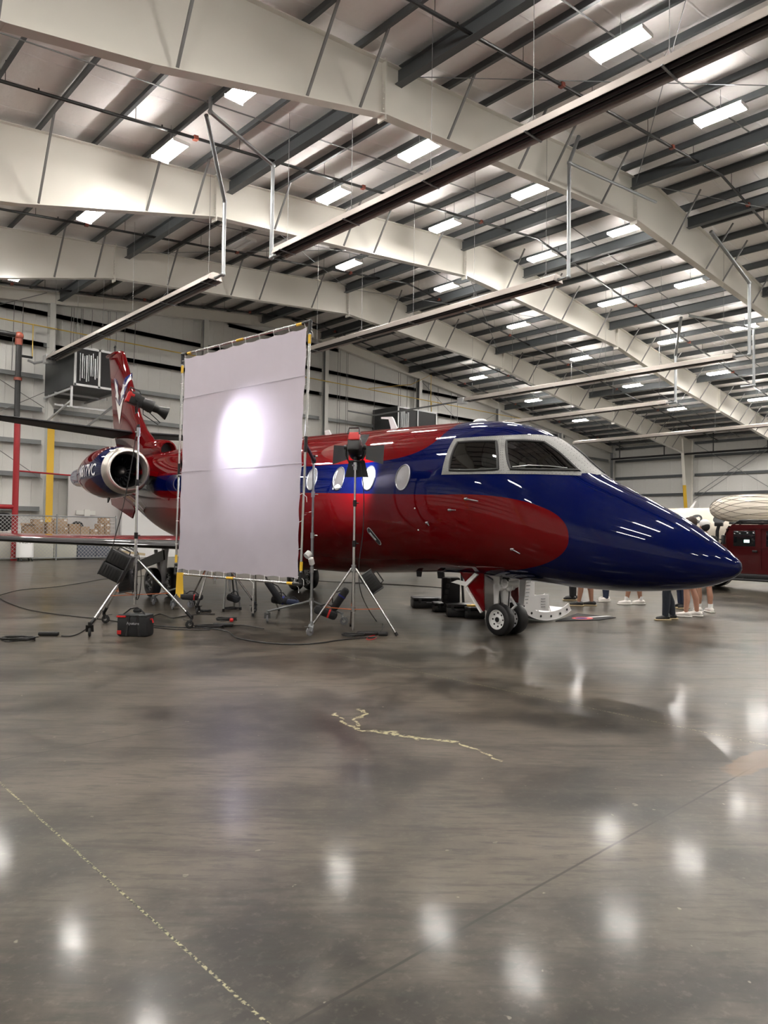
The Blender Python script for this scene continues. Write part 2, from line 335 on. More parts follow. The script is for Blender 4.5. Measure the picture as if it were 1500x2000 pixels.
    def build(s, name, m, parent=None, base=None, smooth=True, ang=35, fix=True, local=False):
        o = bpy.data.objects.new(name, None)
        me = bpy.data.meshes.new(name)
        T = Matrix.Identity(4)
        if local: T = Matrix.Identity(4)
        elif parent is not None: T = wm(parent).inverted()
        elif base is not None: T = Matrix.Translation(-Vector(base))
        me.from_pydata([T @ p for p in s.v], [], s.f); me.validate()
        if fix:
            bm = bmesh.new(); bm.from_mesh(me); bmesh.ops.recalc_face_normals(bm, faces=bm.faces); bm.to_mesh(me); bm.free()
        bpy.data.objects.remove(o); o = bpy.data.objects.new(name, me); C.objects.link(o)
        if m: me.materials.append(M[m] if isinstance(m, str) else m)
        if smooth:
            me.shade_smooth(); me.set_sharp_from_angle(angle=R(ang))
        if parent is not None: o.parent = parent
        elif base is not None: o.location = base
        return o
def tag(o, label=None, cat=None, group=None, kind=None):
    if label: o['label'] = label
    if cat: o['category'] = cat
    if group: o['group'] = group
    if kind: o['kind'] = kind
    return o
def empty(name, loc, rz=0, **k):
    o = bpy.data.objects.new(name, None); C.objects.link(o); o.location = loc; o.rotation_euler = (0, 0, rz); o.empty_display_size = .2
    bpy.context.view_layer.update() if False else None
    return tag(o, **k)
def copy_tree(o, parent=None):
    c = o.copy(); C.objects.link(c); c.parent = parent
    for ch in list(o.children): copy_tree(ch, c)
    return c
def smooth_path(P, k=8):
    P = [Vector(p) for p in P]; out = []
    for i in range(len(P) - 1):
        a, b, c, d = P[max(i - 1, 0)], P[i], P[i + 1], P[min(i + 2, len(P) - 1)]
        for j in range(k):
            t = j / k; out.append(.5 * ((2 * b) + (c - a) * t + (2 * a - 5 * b + 4 * c - d) * t * t + (3 * b - a - 3 * c + d) * t ** 3))
    return out + [P[-1]]
def text_mesh(s, size, shear=0, extrude=.002, bold=0):
    cu = bpy.data.curves.new('t', 'FONT'); cu.body = s; cu.size = size; cu.extrude = extrude; cu.shear = shear; cu.align_x = 'CENTER'; cu.align_y = 'CENTER'; cu.offset = bold
    o = bpy.data.objects.new('t', cu); C.objects.link(o); dg = bpy.context.evaluated_depsgraph_get(); me = bpy.data.meshes.new_from_object(o.evaluated_get(dg))
    v = [x.co.copy() for x in me.vertices]; f = [tuple(p.vertices) for p in me.polygons]
    bpy.data.objects.remove(o); bpy.data.curves.remove(cu); bpy.data.meshes.remove(me); return v, f
def put_text(s, size, origin, xdir, ydir, name, m, parent, shear=0, bold=0, maxw=None):
    v, f = text_mesh(s, size, shear, bold=bold); x = Vector(xdir).normalized(); y = Vector(ydir).normalized(); z = x.cross(y); k = 1
    if maxw: k = maxw / (max(p.x for p in v) - min(p.x for p in v))
    return MB().add([Vector(origin) + x * p.x * k + y * p.y + z * p.z for p in v], f).build(name, m, parent, smooth=False, fix=False)
def wing_mat(name, top, bot):
    m = bpy.data.materials.new(name); m.use_nodes = True; g = NG(m); b = m.node_tree.nodes['Principled BSDF']
    tc = g.n('ShaderNodeTexCoord'); sx = g.n('ShaderNodeSeparateXYZ'); g.l.new(tc.outputs['Normal'], sx.inputs[0])
    g.l.new(g.mixc(g.m('GREATER_THAN', sx.outputs[2], .975), bot, top), b.inputs['Base Color'])  # near-black off the top: dark edge paint plus shade put into the colour
    b.inputs['Roughness'].default_value = .45; b.inputs['Specular IOR Level'].default_value = .2; b.inputs['Coat Weight'].default_value = 1; b.inputs['Coat Roughness'].default_value = .04
    return m
M['wing_paint_shade'] = wing_mat('wing_livery_and_shade', (.17, .0015, .004), (.010, .010, .012)); M['tailpaint'] = mat('dark_tailplane', (.010, .010, .012), .6, spec=.2)
# ================================================================ the hangar
RX = 24.5
def roofz(x): return 14.1 - .115 * abs(x - RX)
XL, XR, YF, YB = -13.0, 62.0, -11.5, 35.1
RAF = [-10.69, -3.07, 4.55, 12.17, 19.79, 27.41, 34.85]
tag(MB().add([(XL, YF, 0), (XR, YF, 0), (XR, YB, 0), (XL, YB, 0)], [(0, 1, 2, 3)]).build('floor', 'floor', fix=False), 'polished brown concrete floor with saw-cut joints', kind='structure')
# purlin lines
PUR = [4.5 + 1.46 * i for i in range(-11, 13)] + [23.5 + 1.49 * i for i in range(0, 26)]
PUR = [x for x in PUR if XL + .3 < x < XR - .3]
gx = []
for a, b in zip([XL] + PUR, PUR + [XR]): gx += [(a + (b - a) * k / 6, math.sin(math.pi * k / 6) * (.05 if b - a > .8 else 0)) for k in range(6)]
gx.append((XR, 0)); gx = sorted(gx + [(RX, 0)])
rows = [[Vector((x, y, roofz(x) - s)) for x, s in gx] for y in (YF, 0, 12, 24, YB)]
ceil = tag(MB().grid(rows).build('ceiling', 'ceil', fix=False, ang=60), kind='structure')
for x in PUR:
    z = roofz(x) - .02; b = MB(); s = 1 if x < RX else -1
    b.box((x, (YF + YB) / 2, z - .13), (.012, YB - YF, .22)); b.box((x + .04 * s, (YF + YB) / 2, z - .015), (.08, YB - YF, .012))
    b.box((x - .04 * s, (YF + YB) / 2, z - .24), (.085, YB - YF, .014)); b.box((x - .08 * s, (YF + YB) / 2, z - .225), (.008, YB - YF, .03))
    b.build('purlin', 'purlin', ceil, smooth=False)
# deep eave-to-ridge struts between the frames
for x in (11.6, 22.7, 27.0, 34.6, 45.2):
    z = roofz(x) - .27; b = MB(); b.box((x, (YF + YB) / 2, z - .19), (.016, YB - YF, .38))
    for dz in (0, -.38): b.box((x, (YF + YB) / 2, z + dz), (.22, YB - YF, .018))
    b.build('strut_beam', 'purlin', ceil, smooth=False)
# thin sag rods running across the purlins
for y in (8.3, 16.0, 23.4, 31.2, .7):
    b = MB()
    for x0, x1 in ((XL + .5, RX), (RX, XR - .5)): b.bar((x0, y, roofz(x0) - .26), (x1, y, roofz(x1) - .26), .035, .02)
    b.build('bridging_strap', 'brace', ceil, smooth=False)
# diagonal rod bracing in one bay
for y0, y1, xs in ((4.7, 12.0, (11.6, 22.7, 34.6)), (20, 27.2, (11.6, 22.7, 34.6, 45.2, 56))):
    for xa, xb in zip(xs[:-1], xs[1:]):
        b = MB(); b.cyl((xa, y0, roofz(xa) - .5), (xb, y1, roofz(xb) - .5), .013, n=6); b.cyl((xa, y1, roofz(xa) - .5), (xb, y0, roofz(xb) - .5), .013, n=6)
        b.build('brace_rod', 'galv', ceil)

# bottom flange profile of a main frame
BOT = [(-10.9, 8.5), (.7, 9.0), (3.1, 9.2), (5.5, 9.65), (11.1, 11.05), (22.9, 12.2), (35.3, 11.52), (42.0, 10.45), (48.5, 9.72), (59.8, 8.45)]
def botz(x):
    for (a, za), (b, zb) in zip(BOT[:-1], BOT[1:]):
        if a <= x <= b: return za + (zb - za) * (x - a) / (b - a)
    return BOT[-1][1]
FLYB = [-5.7, -1.3, 3.0, 5.96, 8.88, 10.34, 13.26, 16.2, 17.64, 20.56, 25.5, 28.4, 30.0, 33.2, 36.2, 37.9, 40.8, 43.8, 45.5, 48.3, 50.2, 51.8, 53.3, 54.8, 56.3, 57.8]
names = {4.55: 'main roof beam at the top right corner, nearest of the cream beams', 12.17: 'deep cream roof beam crossing the top of the picture, in front of two more',
         19.79: 'deep cream roof beam in the middle, between the nearest long beam and the farthest one', 27.41: 'farthest deep cream roof beam, just in front of the back wall',
         34.85: 'shallow cream roof beam lying against the top of the back wall', -3.07: 'cream roof beam above and behind the photographer', -10.69: 'cream roof beam at the front wall behind the photographer'}
beams = {}
for y in RAF:
    last = y > 34; top = [(XL + .3, roofz(XL + .3) - .27), (RX, roofz(RX) - .27), (XR - .5, roofz(XR - .5) - .27)]
    e = empty('roof_beam', (RX, y, 12), label=names[y], cat='roof beam', group='cream roof beams')
    e['category'] = 'roof beam'
    if last: bot = [(x, roofz(x) - .82) for x in (XL + .3, RX, XR - .5)]
    else: bot = [(XL + .5, 8.4)] + BOT + [(XR - 1, 8.3)]
    poly = [(x, y - .006, z) for x, z in top] + [(x, y - .006, z) for x, z in bot[::-1]]
    # web as strips so the faces stay planar
    xs = sorted(set([x for x, z in top + bot] + [RX])); b = MB()
    def interp(L, x):
        for (a, za), (c, zc) in zip(L[:-1], L[1:]):
            if a <= x <= c: return za + (zc - za) * (x - a) / (c - a)
        return L[0][1] if x < L[0][0] else L[-1][1]
    for dy in (-.006, .006):
        for a, c in zip(xs[:-1], xs[1:]):
            b.add([(a, y + dy, interp(bot, a)), (c, y + dy, interp(bot, c)), (c, y + dy, interp(top, c)), (a, y + dy, interp(top, a))], [(0, 1, 2, 3)])
    b.build('web', 'beam', e, smooth=False, fix=False)
    for nm, L in (('top_flange', top), ('bottom_flange', bot)):
        b = MB()
        for (a, za), (c, zc) in zip(L[:-1], L[1:]): b.bar((a, y, za), (c, y, zc), .26, .02)
        b.build(nm, 'beam', e, smooth=False)
    if not last:
        for x in (11.1, 22.85, 35.3, 48.5):
            b = MB(); zt, zb = interp(top, x), interp(bot, x)
            for dx in (-.012, .012): b.box((x + dx, y, (zt + zb) / 2 - .03), (.02, .26, zt - zb + .22))
            for k in range(6):
                for sy in (-.08, .08): b.cyl((x - .05, y + sy, zb + .12 + k * .12), (x + .05, y + sy, zb + .12 + k * .12), .014, n=6)
            b.build('splice_plate', 'beam', e, smooth=False)
        for x in FLYB:
            zb = interp(bot, x) + .03; zt = roofz(x) - .2; dy = min(1.15, (zt - zb) * .75)
            for s in ((-1, 1) if y < 30 else (-1,)):
                MB().bar((x, y + s * .1, zb), (x, y + s * dy, zt), .05, .05, up=(1, 0, 0)).build('flange_brace', 'brace', e, smooth=False)
    beams[y] = e

# main side columns (tapered) carrying the frames
for y in RAF[1:-1]:
    for side, x in ((1, XR - .35), (-1, XL + .35)):
        if side < 0 and y > 13: pass
        lab = {4.55: 'nearest', 12.17: 'second', 19.79: 'third', 27.41: 'farthest', -3.07: 'rearmost'}[y]
        e = empty('steel_column', (x, y, 0), label='tapered cream steel column on the %s side wall, %s along it from the camera' % ('right' if side > 0 else 'left', lab), cat='column', group='tapered side columns')
        b = MB(); xi0, xi1 = x - side * .55, x - side * 1.9
        for dy in (-.014, .014): b.add([(x, y + dy, 0), (xi0, y + dy, 0), (xi1, y + dy, 9.6), (x, y + dy, 9.6)], [(0, 1, 2, 3)])
        b.build('web', 'beam', e, smooth=False, fix=False)
        MB().bar((x, y, 0), (x, y, 9.6), .02, .26, up=(0, 1, 0)).build('outer_flange', 'beam', e, smooth=False)
        MB().bar((xi0, y, 0), (xi1, y, 9.6), .02, .26, up=(0, 1, 0)).build('inner_flange', 'beam', e, smooth=False)
        MB().bar((xi0 - side * .02, y - .0, .0), (xi0 - side * (.02 + 1.35 * 5.7 / 9.6), y, 5.7), .03, .29, up=(0, 1, 0)).build('yellow_guard', 'yellow', e, smooth=False)

# walls
def gable(y, nm):
    b = MB(); xs = [XL, 0, 10, RX, 40, 50, XR]
    b.add([(x, y, 0) for x in xs] + [(x, y, roofz(x)) for x in xs], [(i, i + 1, 7 + i + 1, 7 + i) for i in range(6)])
    return tag(b.build(nm, 'wall', smooth=False, fix=False), kind='structure')
wb = gable(YB, 'wall_back'); gable(YF, 'wall_front')
wr = tag(MB().add([(XR, YF, 0), (XR, YB, 0), (XR, YB, roofz(XR)), (XR, YF, roofz(XR))], [(0, 1, 2, 3)]).build('wall_right', 'wallx', smooth=False, fix=False), kind='structure')
wl = tag(MB().add([(XL, YF, 0), (XL, YB, 0), (XL, YB, roofz(XL)), (XL, YF, roofz(XL))], [(0, 1, 2, 3)]).build('wall_left', 'wallx', smooth=False, fix=False), kind='structure')
COLX = [-5, 3.1, 11.2, 19.0, 27.2, 35.4, 44.1, 52.7, 61.2]
GZ = [2.25, 3.8, 5.3, 6.8, 8.3, 9.8, 11.25, 12.7]
for z in GZ:
    for i, (a, c) in enumerate(zip([XL] + COLX, COLX + [XR])):
        lim = [x for x in (a + .25 if a > XL else a, c - .25)]
        x0, x1 = lim
        # stop under the sloping roof
        if z > roofz(x0) - .95:
            x0 = RX - (14.1 - .95 - z) / .115
        if z > roofz(x1) - .95: x1 = min(x1, RX + (14.1 - .95 - z) / .115)
        if x1 - x0 < .5: continue
        if z < 3 and x0 > 11: continue
        b = MB(); b.box(((x0 + x1) / 2, YB - .12, z + .09), (x1 - x0, .20, .012)); b.box(((x0 + x1) / 2, YB - .22, z), (x1 - x0, .012, .20)); b.box(((x0 + x1) / 2, YB - .26, z - .10), (x1 - x0, .09, .014))
        b.build('girt', 'girt', wb, smooth=False)
for z in (2.0, 3.5, 5.02, 6.65, 8.25, 9.4):
    for y0, y1 in zip([YF] + RAF[1:], RAF[1:] + []):
        b = MB(); b.box((XR - .22, (y0 + y1) / 2, z), (.012, y1 - y0 - .4, .22)); b.box((XR - .11, (y0 + y1) / 2, z + .11), (.22, y1 - y0 - .4, .012)); b.build('girt', 'purlin', wr, smooth=False)
        b = MB(); b.box((XL + .22, (y0 + y1) / 2, z), (.012, y1 - y0 - .4, .22)); b.build('girt', 'purlin', wl, smooth=False)
b = MB()
for (ya, za), (yb, zb) in (((27.2, 4.9), (20.0, 9.6)), ((27.2, 9.4), (20.0, 4.6)), ((27.2, 4.5), (20.0, 9.2))): b.cyl((XR - .4, ya, za), (XR - .4, yb, zb), .025, n=6)
b.build('brace_rod', 'galv', wr)
for (xa, za, xb, zb) in ((3.3, 8.3, 11.0, 12.2), (3.3, 11.0, 11.0, 6.9), (3.3, 3.0, 11.0, 7.6), (3.3, 8.6, 11, 3.6), (35.6, 12.0, 44, 6.9), (35.6, 6.5, 44, 10.6)):
    MB().cyl((xa, YB - .33, za), (xb, YB - .33, zb), .016, n=6).build('brace_rod', 'brace', wb)
ordn = ['first', 'second', 'third', 'fourth', 'fifth', 'sixth', 'seventh', 'eighth', 'ninth', 'tenth']
for i, x in enumerate(COLX):
    y = YB - .45; zt = roofz(x) - .85
    vis = i - 2
    lab = 'light grey steel column on the back wall, %s' % ({0: 'left of the dark heater unit, with a yellow guard', 1: 'left of the white diffusion screen behind its top edge', 2: 'just right of the white diffusion screen', 3: 'rising behind the red fuselage top, beside the second heater unit', 4: 'behind the blue cockpit roof', 5: 'fifth from the left, behind the blue cockpit windows', 6: 'in the far right corner of the wall'}.get(vis, 'outside the left edge of the picture'))
    e = empty('wall_column', (x, y, 0), label=lab, cat='column', group='back wall columns' )
    MB().box((x, y, zt / 2), (.012, .34, zt)).build('web', 'girt', e, smooth=False)
    MB().box((x, y - .17, zt / 2), (.26, .018, zt)).build('flange', 'column', e, smooth=False)
    MB().box((x, y + .17, zt / 2), (.26, .018, zt)).build('flange', 'column', e, smooth=False)
    if i in (2, 6): MB().box((x + .03, y - .20, 2.98), (.30, .05, 5.96)).build('yellow_guard', 'yellow', e, smooth=False)
# thin vertical conduits and cords on the back wall
b = MB()
for x in (9.6, 10.0, 12.1, 12.25, 12.55, 12.7, 13.1, 13.9, 14.0, 14.3, 14.7, 15.2, 28.3, 28.45, 29.0, 29.15, 31.4, 33.6, 33.8, 34.4, 35.1, 36.5, 36.8, 37.5, 38.9, 39.6, 46, 46.4, 47.2):
    z0 = random.choice((7.6, 8.4, 9.5)) if x < 20 else random.choice((2.5, 5, 7)); b.cyl((x, YB - .3, z0), (x + random.uniform(-.05, .05), YB - .3, roofz(x) - .9), .014, n=5)
b.build('conduit_run', 'brace', wb)
# flat lower liner partition
tag(MB().box((17.6, YB - .5, 1.95), (11.0, .1, 3.9)).build('wall_partition', mat('gypsum', (.52, .50, .49), .7), smooth=False, base=None), kind='structure')

# ---------------------------------------------------------------- ceiling lights
LX = [8.55, 14.05, 19.25, 25.3, 31.0, 37.05, 43.2, 49.45]
def make_light(lit=True):
    e = empty('ceiling_light', (0, 0, 0))
    b = MB(); b.box((0, 0, .052), (.415, 1.22, .018));
    b.box((0, -.61, 0), (.48, .012, .09)); b.box((0, .61, 0), (.48, .012, .09)); b.box((0, 0, .0), (.025, 1.2, .05)); b.build('housing', 'whitep', e, smooth=False)
    for sx in (-.118, .118):
        MB().rbox((sx * 1.03, 0, .0), (.165, 1.18, .075), .012).build('diffuser', 'tube' if lit else 'emitoff', e, smooth=False)
    b = MB(); b.cyl((0, 0, .06), (0, 0, .42), .008, n=6); b.path([(0, 0, .42), (.03, 0, .46), (0, 0, .5), (-.03, 0, .46), (0, 0, .42)], .006, n=5); b.cyl((0, 0, .5), (0, 0, .68), .005, n=5); b.build('hanger', 'galv', e)
    return e
proto = make_light(True); protoff = make_light(False); usedp = [False, False]
bays = {7.8: 'before the nearest long beam', 13.85: 'just behind the nearest long beam', 17.6: 'just before the middle beam', 23.0: 'before the farthest beam', 30.7: 'behind the farthest beam'}
def place_light(x, y, label, lit=True, group='twin-tube ceiling lights'):
    src = proto if lit else protoff; k = 0 if lit else 1
    o = src if not usedp[k] else copy_tree(src); usedp[k] = True
    o.location = (x, y, roofz(x) - .92); tag(o, label, 'ceiling light', group)
VIS = {7.8: [14.05, 19.25], 13.85: LX[:6], 17.6: LX[:7], 23.0: LX, 30.7: [8.55, 37.05, 43.2, 49.45]}
for y, L in VIS.items():
    for k, x in enumerate(L):
        if y == 23.0 and x == 14.05: place_light(x, y, 'unlit ceiling light fixture, the only dark one, over the left of the screen', False, 'unlit ceiling light'); continue
        place_light(x, y, 'lit ceiling light, %s from the left in the row %s' % (ordn[k], bays[y]))
for y in (7.8, 2.0, -5.5):  # unseen rows added overhead and behind the camera to light the room
    for x in [-8, -2.5, 3, 8.55, 14.05, 19.25, 25.3, 31, 37, 43.2, 49.4, 55.5]:
        if y == 7.8 and x in (14.05, 19.25): continue
        place_light(x, y, 'added unseen ceiling light above or behind the photographer, lighting the room', group='added ceiling lights out of view overhead and behind')
for y in (13.85, 23.0, 30.7):  # more unseen fixtures, added on the left only for their light
    for x in (-8, -2.5, 3): place_light(x, y, 'added unseen ceiling light past the left edge, lighting the room', group='added ceiling lights past the left edge')
for y in (13.85, 17.6):  # unseen fixtures added beyond the right edge to light the hall
    for x in (43.2, 49.45, 55.5):
        if y == 17.6 and x == 43.2: continue
        place_light(x, y, 'added unseen ceiling light past the right edge, lighting the room', group='added ceiling lights past the right edge')

# ---------------------------------------------------------------- sprinkler pipes along the roof slope
for k, (y, lab) in enumerate(((6.0, 'black sprinkler pipe running across the top right roof bay, nearest of the pipes'), (9.9, 'black sprinkler pipe with red couplings just in front of the nearest long cream beam'), (13.2, 'black sprinkler pipe hidden partly behind the nearest long cream beam'), (17.3, 'black sprinkler pipe in front of the middle cream beam'), (21.2, 'black sprinkler pipe just behind the middle cream beam'), (24.9, 'black sprinkler pipe in front of the farthest cream beam'), (29.5, 'black sprinkler pipe behind the farthest cream beam'), (33.3, 'black sprinkler pipe nearest to the back wall'))):
    if k in (0, 2, 4): continue
    e = empty('sprinkler_pipe', (RX, y, roofz(RX) - .6), label=lab, cat='pipe', group='black sprinkler pipes')
    b = MB(); b.path([(XL + 1, y, roofz(XL + 1) - .55), (RX, y, roofz(RX) - .55), (XR - 1, y, roofz(XR - 1) - .55)], .042, n=8); b.build('pipe', 'pipeblk', e)
    for x in [3.2 + 5.9 * i for i in range(10)]: MB().bar((x - .06, y, roofz(x - .06) - .55), (x + .06, y, roofz(x + .06) - .55), .13, .11).build('coupling', 'copper', e)
    for x in [1.5 + 2.98 * i for i in range(19)]:
        h = MB(); h.cyl((x, y, roofz(x) - .52), (x, y, roofz(x) - .05), .008, n=5); h.cyl((x + .7, y, roofz(x) - .5), (x + .7, y, roofz(x) - .38), .02, n=6)
        h.build('hanger', 'blackm', e)

# ---------------------------------------------------------------- tube heaters
def heater(a, b_, label, wires=5, burner=None, exhaust=None):
    a, b_ = Vector(a), Vector(b_); e = empty('tube_heater', a, label=label, cat='heater', group='long tube heaters')
    d = (b_ - a).normalized(); s = Vector((d.y, -d.x, 0)).normalized()
    # trapezoid reflector hood
    pr = [(-.24, -.06), (-.17, .11), (-.09, .16), (.09, .16), (.17, .11), (.24, -.06)]; th = .012
    o1 = [[p + s * u + Vector((0, 0, v)) for u, v in pr] for p in (a, b_)]
    m_ = MB(); m_.grid(o1); m_.grid([[q - Vector((0, 0, th)) for q in r] for r in o1]); m_.build('reflector', 'heater', e, smooth=False, fix=False)
    for p in (a, b_):
        MB().prism([p + s * u + Vector((0, 0, v)) for u, v in pr], d * .01).build('end_cap', 'heater', e, smooth=False)
    for u in (-.07, .07): MB().cyl(a + s * u + Vector((0, 0, -.02)), b_ + s * u + Vector((0, 0, -.02)), .05, n=12).build('burner_tube', 'heattube', e)
    L = (b_ - a).length; n = max(2, int(L / 2.6))
    for i in range(n + 1):
        w_ = MB(); br = MB()
        p = a + d * (L * (i + .15) / (n + .3)); zt = roofz(p.x) - .2
        w_.cyl(p + Vector((0, 0, .16)), (p.x, p.y, zt), .006, n=5); br.bar(p - s * .26 + Vector((0, 0, -.07)), p + s * .26 + Vector((0, 0, -.07)), .04, .02)
        w_.path([p + s * .17 + Vector((0, 0, .11)), p + Vector((0, 0, .34)), p - s * .17 + Vector((0, 0, .11))], .005, n=5)
        w_.build('hanging_wire', 'brace', e); br.build('bracket', 'galv', e, smooth=False)
    return e
H1 = heater((10.75, 15.75, 8.72), (10.75, 2.2, 8.72), 'long tube heater hanging at upper right, nearest and longest of the heaters, with dark underside')
H2 = heater((10.75, 33.2, 8.85), (10.7, 18.95, 8.85), 'long tube heater at the left, running down to the burner above the dark wall unit')
H3 = heater((17.6, 23.4, 8.72), (17.6, 11.7, 8.72), 'long tube heater meeting the top right corner of the diffusion screen')
H4 = heater((30.2, 25.9, 8.7), (30.2, 11.7, 8.7), 'long tube heater running above the blue cockpit roof, upper one there')
H5 = heater((37.2, 29.6, 8.5), (37.2, 17.9, 8.5), 'long tube heater above the cockpit, lower one whose end reaches a hanging pipe')
H6 = heater((49.0, 31.0, 8.5), (49.0, 12.0, 8.5), 'farthest tube heater, low across the right side above the nose')
def pipe_part(e, pts, r=.055, m='galv', name='exhaust_pipe'):
    b = MB(); b.path(pts, r, n=10)
    for p in pts[1:-1]: b.ball(p, r * 1.25, 10, 8)
    b.build(name, m, e)
pipe_part(H1, [(10.75, 15.7, 8.7), (10.75, 16.1, 8.7), (10.75, 16.1, 11.2), (8.75, 15.9, 11.75), (8.75, 15.9, 12.1)])
pipe_part(H2, [(10.7, 19.0, 8.85), (10.7, 18.5, 8.85), (10.7, 18.5, 11.0), (8.75, 16.1, 11.75)])
pipe_part(H3, [(17.6, 11.75, 8.72), (17.6, 11.35, 8.72), (17.6, 11.35, 12.0), (18.0, 11.3, 12.9)])
pipe_part(H3, [(17.6, 11.35, 12.0), (22.5, 11.2, 12.4)], .045)
pipe_part(H5, [(37.2, 18.0, 8.5), (37.2, 17.4, 8.5), (37.2, 17.4, 11.0), (34.8, 16.0, 12.2)], .07)
pipe_part(H4, [(30.2, 11.75, 8.7), (30.2, 11.1, 8.7), (30.2, 11.1, 11.6), (27.5, 11.5, 13.0)], .07)
pipe_part(H6, [(37.0, 14.0, 8.8), (37.0, 13.4, 8.8), (37.0, 13.4, 11.6), (34.8, 15.6, 12.2)], .07)
# burner boxes with the yellow gas drop
b = MB(); b.rbox((10.75, 33.45, 8.85), (.42, .45, .36), .03); b.build('burner_box', 'hvaclight', H2); pipe_part(H2, [(10.7, 33.6, 8.8), (10.3, 34.0, 8.7), (10.05, 34.1, 8.8)], .05, 'steel', 'air_intake')
b = MB(); b.rbox((10.0, 34.1, 8.95), (.5, .1, .1), .02); b.build('gas_valve', 'blackm', H2)
b = MB(); b.rbox((30.2, 26.2, 8.7), (.4, .45, .34), .03); b.build('burner_box', 'hvaclight', H4); b = MB(); b.path([(30.2, 26.4, 8.7), (30.2, 33.5, 8.7), (28.6, 34.1, 8.85)], .05); b.build('air_intake', 'girt', H4)
g_ = empty('gas_pipe', (20, YB - .55, 10.5), label='thin yellow gas pipe running along the back wall', cat='pipe')
MB().path([(-3, YB - .74, 10.5), (48, YB - .74, 10.5)], .028).build('pipe', 'yellow2', g_)
for x, z in ((10.3, 9.0), (36.3, 2.5)):
    MB().path([(x, YB - .74, 10.5), (x, YB - .80, 10.4), (x, YB - .80, z)], .024).build('drop', 'yellow2', g_)
tag(MB().path([(30.5, YB - .74, 10.55), (33, 33.0, 11.0), (33.8, 32.0, 11.6), (33.8, 32.0, 9.6)], .024).build('gas_branch_pipe', 'yellow2', base=(30.5, 34, 10.5)), 'thin gas branch pipe slanting out from the wall above the second heater unit', 'pipe')
# black fire main on the right wall
e = empty('fire_main', (60.3, 20, 8.34), label='black fire main pipe along the right wall under the eave', cat='pipe')
MB().path([(60.3, 34.2, 8.34), (60.3, -8, 8.34)], .09).build('pipe', 'pipeblk', e)
for y in (33.4, 29.2, 25.0, 20.8, 16.6, 12.4):
    MB().cyl((60.3, y, 8.34), (60.3, y, 10.0), .05, n=8).build('hanger', 'pipeblk', e)
# red riser at left
e = empty('fire_riser', (9.3, 32.8, 0), label='vertical fire riser pipe at the left edge, black above and dark red below', cat='pipe')
MB().path([(9.33, 32.8, 0), (9.33, 32.8, 5.8)], .125, 14).build('red_pipe', 'redpipe', e)
MB().path([(9.30, 32.8, 5.8), (9.30, 32.8, 9.35)], .115, 14).build('black_pipe', 'pipeblk', e)
MB().path([(9.30, 32.8, 9.5), (4.0, 32.8, 9.5)], .11, 14).build('branch_pipe', 'pipeblk', e)
MB().ball((9.30, 32.8, 9.48), .19).cyl((9.3, 32.8, 9.1), (9.3, 32.8, 9.4), .15).build('elbow', 'copper', e)
MB().cyl((9.3, 32.8, 7.6), (9.3, 32.8, 7.72), .16).build('coupling', 'copper', e)
MB().path([(9.33, 32.8, 3.78), (12.9, 33.2, 3.72)], .035).build('drain_pipe', 'redpipe', e)
MB().path([(9.33, 32.8, 2.25), (7.5, 32.8, 2.25)], .1).build('lower_branch', 'redpipe', e)

# wall heater units on brackets
def unit(x0, x1, y0, y1, z0, z1, label, name='heater_unit'):
    e = empty(name, ((x0 + x1) / 2, y1, z0), label=label, cat='heater')
    MB().rbox(((x0 + x1) / 2, (y0 + y1) / 2, (z0 + z1) / 2), (x1 - x0, y1 - y0, z1 - z0), .03).build('body', 'hvac', e)
    w_ = x1 - x0; h_ = z1 - z0; b = MB(); y = y0 - .02
    for xx in (x0 + .05, (x0 + x1) / 2, x1 - .05): b.box((xx, y, (z0 + z1) / 2), (.09, .05, h_))
    for zz in (z0 + .05, z1 - .05): b.box(((x0 + x1) / 2, y, zz), (w_, .05, .09))
    b.build('front_frame', 'hvaclight', e, smooth=False)
    MB().box(((x0 + x1) / 2, y0 - .005, (z0 + z1) / 2), (w_ - .1, .02, h_ - .1)).build('opening', 'darkin', e, smooth=False)
    b = MB()
    for k in range(9): b.cyl((x0 + .25 + k * .09, y0 - .03, z0 + .2 + random.random() * .3), (x0 + .25 + k * .09, y0 - .03, z1 - .2 - random.random() * .3), .02 + .015 * (k % 2), n=8)
    b.build('inner_pipes', 'steel', e)
    b = MB()
    for zz in (z0 - .1, z0 - .62): b.box(((x0 + x1) / 2 - .1, (y0 + y1) / 2, zz), (w_ + .1, .08, .08)); 
    for xx in (x0, x1 - .3): b.box((xx, y0 + .2, z0 - .45), (.08, .08, .9)); b.bar((xx, y0 + .2, z0 - .1), (xx, y1, z0 - .1), .08, .08); b.bar((xx, y0 + .2, z0 - .62), (xx, y1, z0 - 1.3), .07, .07)
    b.build('bracket', 'hvaclight', e, smooth=False)
    return e
unit(11.06, 13.2, 31.3, 34.95, 7.45, 9.15, 'large dark wall heater unit with open light frame, left of the tail fin')
unit(31.4, 35.0, 32.6, 34.95, 7.6, 9.35, 'second dark wall heater unit just above the red fuselage top')
